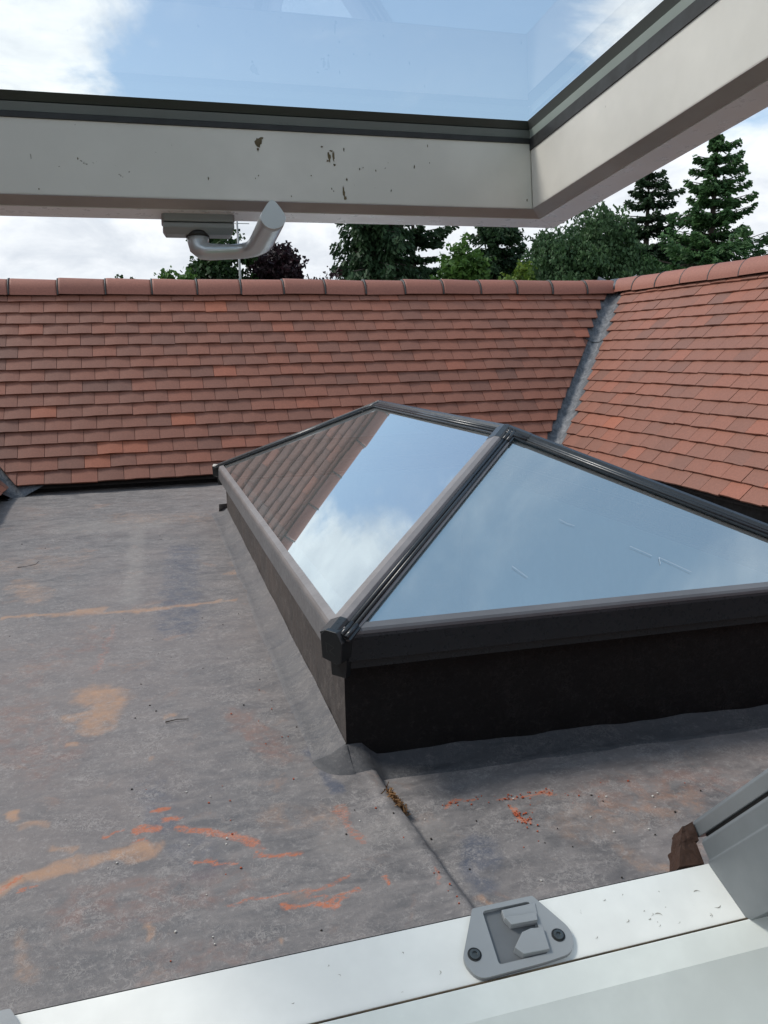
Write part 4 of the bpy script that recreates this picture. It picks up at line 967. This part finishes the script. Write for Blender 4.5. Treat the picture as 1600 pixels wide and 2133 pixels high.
x, y, z = T(782, 330, 25); conifer('cypress_tree', 'dark drooping conifer above the middle of the rear ridge', 'tree', x, y, z, hw(84, 25), M_l_con, 26, -3, 30, 9, 0.30, 0.1, 95, 0.085, 0.42, 0.22, G1, 0.25, 0.35)
x, y, z = T(862, 400, 27); conifer('cedar_tree', 'cedar with flat separate branches right of the drooping conifer', 'tree', x, y, z, hw(66, 27), M_l_con, 27, -3, 20, 8, 0.12, 0.10, 100, 0.085, 0.45, 0.3, G1, 0.14)
x, y, z = T(965, 512, 20); broadleaf('ash_tree', 'bright green leafy tree between two dark conifers', 'tree', x, y, z, hw(50, 20), 2.2, M_l_lit, 28, 80, 190, 0.055, spiky=0.45)
x, y, z = T(1035, 360, 28); conifer('fir_tree', 'near black fir behind the bright green trees', 'tree', x, y, z, hw(82, 28), M_l_con, 29, -3, 26, 9, 0.22, 0.12, 90, 0.09, 0.6, 0.2, G1, 0.2, 0.15)
x, y, z = T(1070, 552, 19); broadleaf('hazel_bush', 'yellow green bush low in front of the near black fir', 'shrub', x, y, z, hw(46, 19), 1.3, M_l_yel, 30, 44, 170, 0.05, spiky=0.45)
x, y, z = T(1165, 468, 24); broadleaf('birch_tree', 'mid green weeping birch just right of the sash corner', 'tree', x, y, z, hw(72, 24), 3.6, M_l_mid, 31, 210, 300, 0.05, droop=0.55, spiky=0.45)
x, y, z = T(1245, 418, 25); broadleaf('birch_tree', 'taller weeping birch touching the underside of the sash', 'tree', x, y, z, hw(88, 25), 4.2, M_l_mid, 32, 260, 320, 0.052, droop=0.55, spiky=0.45)
x, y, z = T(1345, 340, 28); conifer('cedar_tree', 'slender dark cedar left of the tallest tree', 'tree', x, y, z, hw(115, 28), M_l_con, 33, -2.5, 26, 8, 0.12, 0.14, 90, 0.085, 0.62, 0.3, G1, 0.16)
x, y, z = T(1480, 280, 25); conifer('cedar_tree', 'tallest tree, a green cedar with drooping tiers above the right hand roof', 'tree', x, y, z, hw(150, 25), M_l_ced, 34, -2.5, 27, 9, 0.16, 0.24, 125, 0.085, 0.66, 0.3, G1, 0.16)
x, y, z = T(1650, 535, 24); conifer('cedar_tree', 'low cedar reaching in from the right edge', 'tree', x, y, z, hw(150, 24), M_l_ced, 35, -2.5, 14, 9, 0.05, 0.05, 110, 0.09, 0.35, 0.2, G1, 0.12)
x, y, z = T(1000, 548, 40); 
for k, (px, pyt, wpx) in enumerate(((870, 556, 110), (1190, 492, 150), (1400, 505, 80))):
    x, y, z = T(px, pyt, 36); broadleaf('background_tree', ('low dark tree filling the gap under the cedar', 'dark tree behind the two birches', 'dark tree between the two tall cedars')[k], 'tree', x, y, z, hw(wpx, 36), 3.0, M_l_con, 40+k, 90, 170, 0.09, spiky=0.3)

# ------------------------------------------------------------------ litter on the flat roof
def twig(x, y, pts, label):
    z0 = dh(x, y)+0.004
    m = MB(); m.tube([(x+a, y+b, z0+c) for a, b, c in pts], [0.0011+0.0008*(k == 0) for k in range(len(pts))], 6)
    tag(m.build('twig', M_wood), label, 'twig', 'twigs on the flat roof')
twig(-0.60, 3.88, [(0, 0, 0), (0.04, -0.006, 0.003), (0.075, 0.004, 0.006), (0.085, 0.03, 0.012)], 'dark twig lying near the left edge of the flat roof')
twig(0.345, 2.66, [(0, 0, 0), (0.014, 0.012, 0.004), (0.03, 0.01, 0.003)], 'short dark twig close to the lantern cove')
twig(0.02, 2.13, [(-0.03, 0, 0), (0.0, 0.003, 0.002), (0.03, 0.0, 0)], 'thin twig in the middle of the felt roof')
# dry moss clump caught in the fold by the lantern corner
rg = np.random.default_rng(5); n = 260
c = np.array([0.468, 1.60, -1.0])+rg.normal(size=(n, 3))*np.array([0.007, 0.017, 0.005]); c[:, 0] += (1.60-c[:, 1])*0.15+0.004; c[:, 2] = deck_h(c[:, 0], c[:, 1])+0.001+rg.random(n)*0.013
a = rand_dirs(n, rg); b = unit(np.cross(a, rand_dirs(n, rg))); v, q = quads(c, a*0.007, b*0.0013)
mm_, tt_, bb_, oo_ = new_mat('dry_moss'); setc(bb_.inputs['Base Color'], (0.22, 0.115, 0.045)); bb_.inputs['Roughness'].default_value = 0.9
ms = np_mesh('moss_clump', v, q, mm_); tag(ms, 'dry brown moss caught in the felt fold at the lantern corner', 'moss')
# crumbs of broken tile
mc_, tt_, bb_, oo_ = new_mat('tile_crumb'); setc(bb_.inputs['Base Color'], (0.36, 0.075, 0.03)); bb_.inputs['Roughness'].default_value = 0.85
mk_, tt_, bb_, oo_ = new_mat('dark_grit'); setc(bb_.inputs['Base Color'], (0.03, 0.025, 0.02)); bb_.inputs['Roughness'].default_value = 0.9
mp_, tt_, bb_, oo_ = new_mat('pale_grit'); setc(bb_.inputs['Base Color'], (0.5, 0.48, 0.44)); bb_.inputs['Roughness'].default_value = 0.9
def crumbs(name, label, cat, mat, spots, smin, smax, seed):
    rnd = random.Random(seed); m = MB()
    for (x, y, sx, sy, n) in spots:
        for _ in range(n):
            px, py = rnd.gauss(x, sx), rnd.gauss(y, sy)
            if px > 0.33 and py > 1.68: continue
            s = rnd.uniform(smin, smax); z = dh(px, py)+0.001
            vs = [Vector((rnd.uniform(0.6, 1)*a_*s, rnd.uniform(0.6, 1)*b_*s, rnd.uniform(0.3, 0.8)*c_*s+s*0.3)) for a_ in (-1, 1) for b_ in (-1, 1) for c_ in (-1, 1)]
            rz = Matrix.Rotation(rnd.uniform(0, 6), 3, 'Z')
            m.add([rz @ v+Vector((px, py, z)) for v in vs], [(0,1,3,2),(4,6,7,5),(0,4,5,1),(2,3,7,6),(0,2,6,4),(1,5,7,3)])
    o = m.build(name, mat); o['kind'] = 'stuff'; tag(o, label, cat)
crumbs('tile_crumbs', 'orange red crumbs of broken tile scattered on the felt', 'rubble', mc_, [(0.72, 1.49, 0.012, 0.02, 40), (0.76, 1.57, 0.05, 0.006, 26), (0.62, 1.585, 0.03, 0.004, 12), (0.85, 1.53, 0.06, 0.03, 8), (0.85, 1.50, 0.15, 0.08, 6), (0.24, 2.0, 0.06, 0.12, 9), (0.1, 1.6, 0.2, 0.2, 10), (0.47, 1.3, 0.006, 0.03, 6)], 0.0008, 0.0023, 3)
crumbs('dark_grit', 'specks of dark grit and dead leaf scattered on the felt', 'grit', mk_, [(0.1, 2.2, 0.3, 0.6, 26), (0.8, 1.4, 0.2, 0.12, 14), (-0.2, 3.5, 0.4, 0.8, 20)], 0.0010, 0.0024, 4)
crumbs('pale_grit', 'specks of pale mortar scattered on the felt', 'grit', mp_, [(0.9, 1.42, 0.2, 0.12, 9), (0.0, 1.5, 0.3, 0.3, 12), (0.1, 2.6, 0.3, 0.6, 10)], 0.0010, 0.0024, 5)
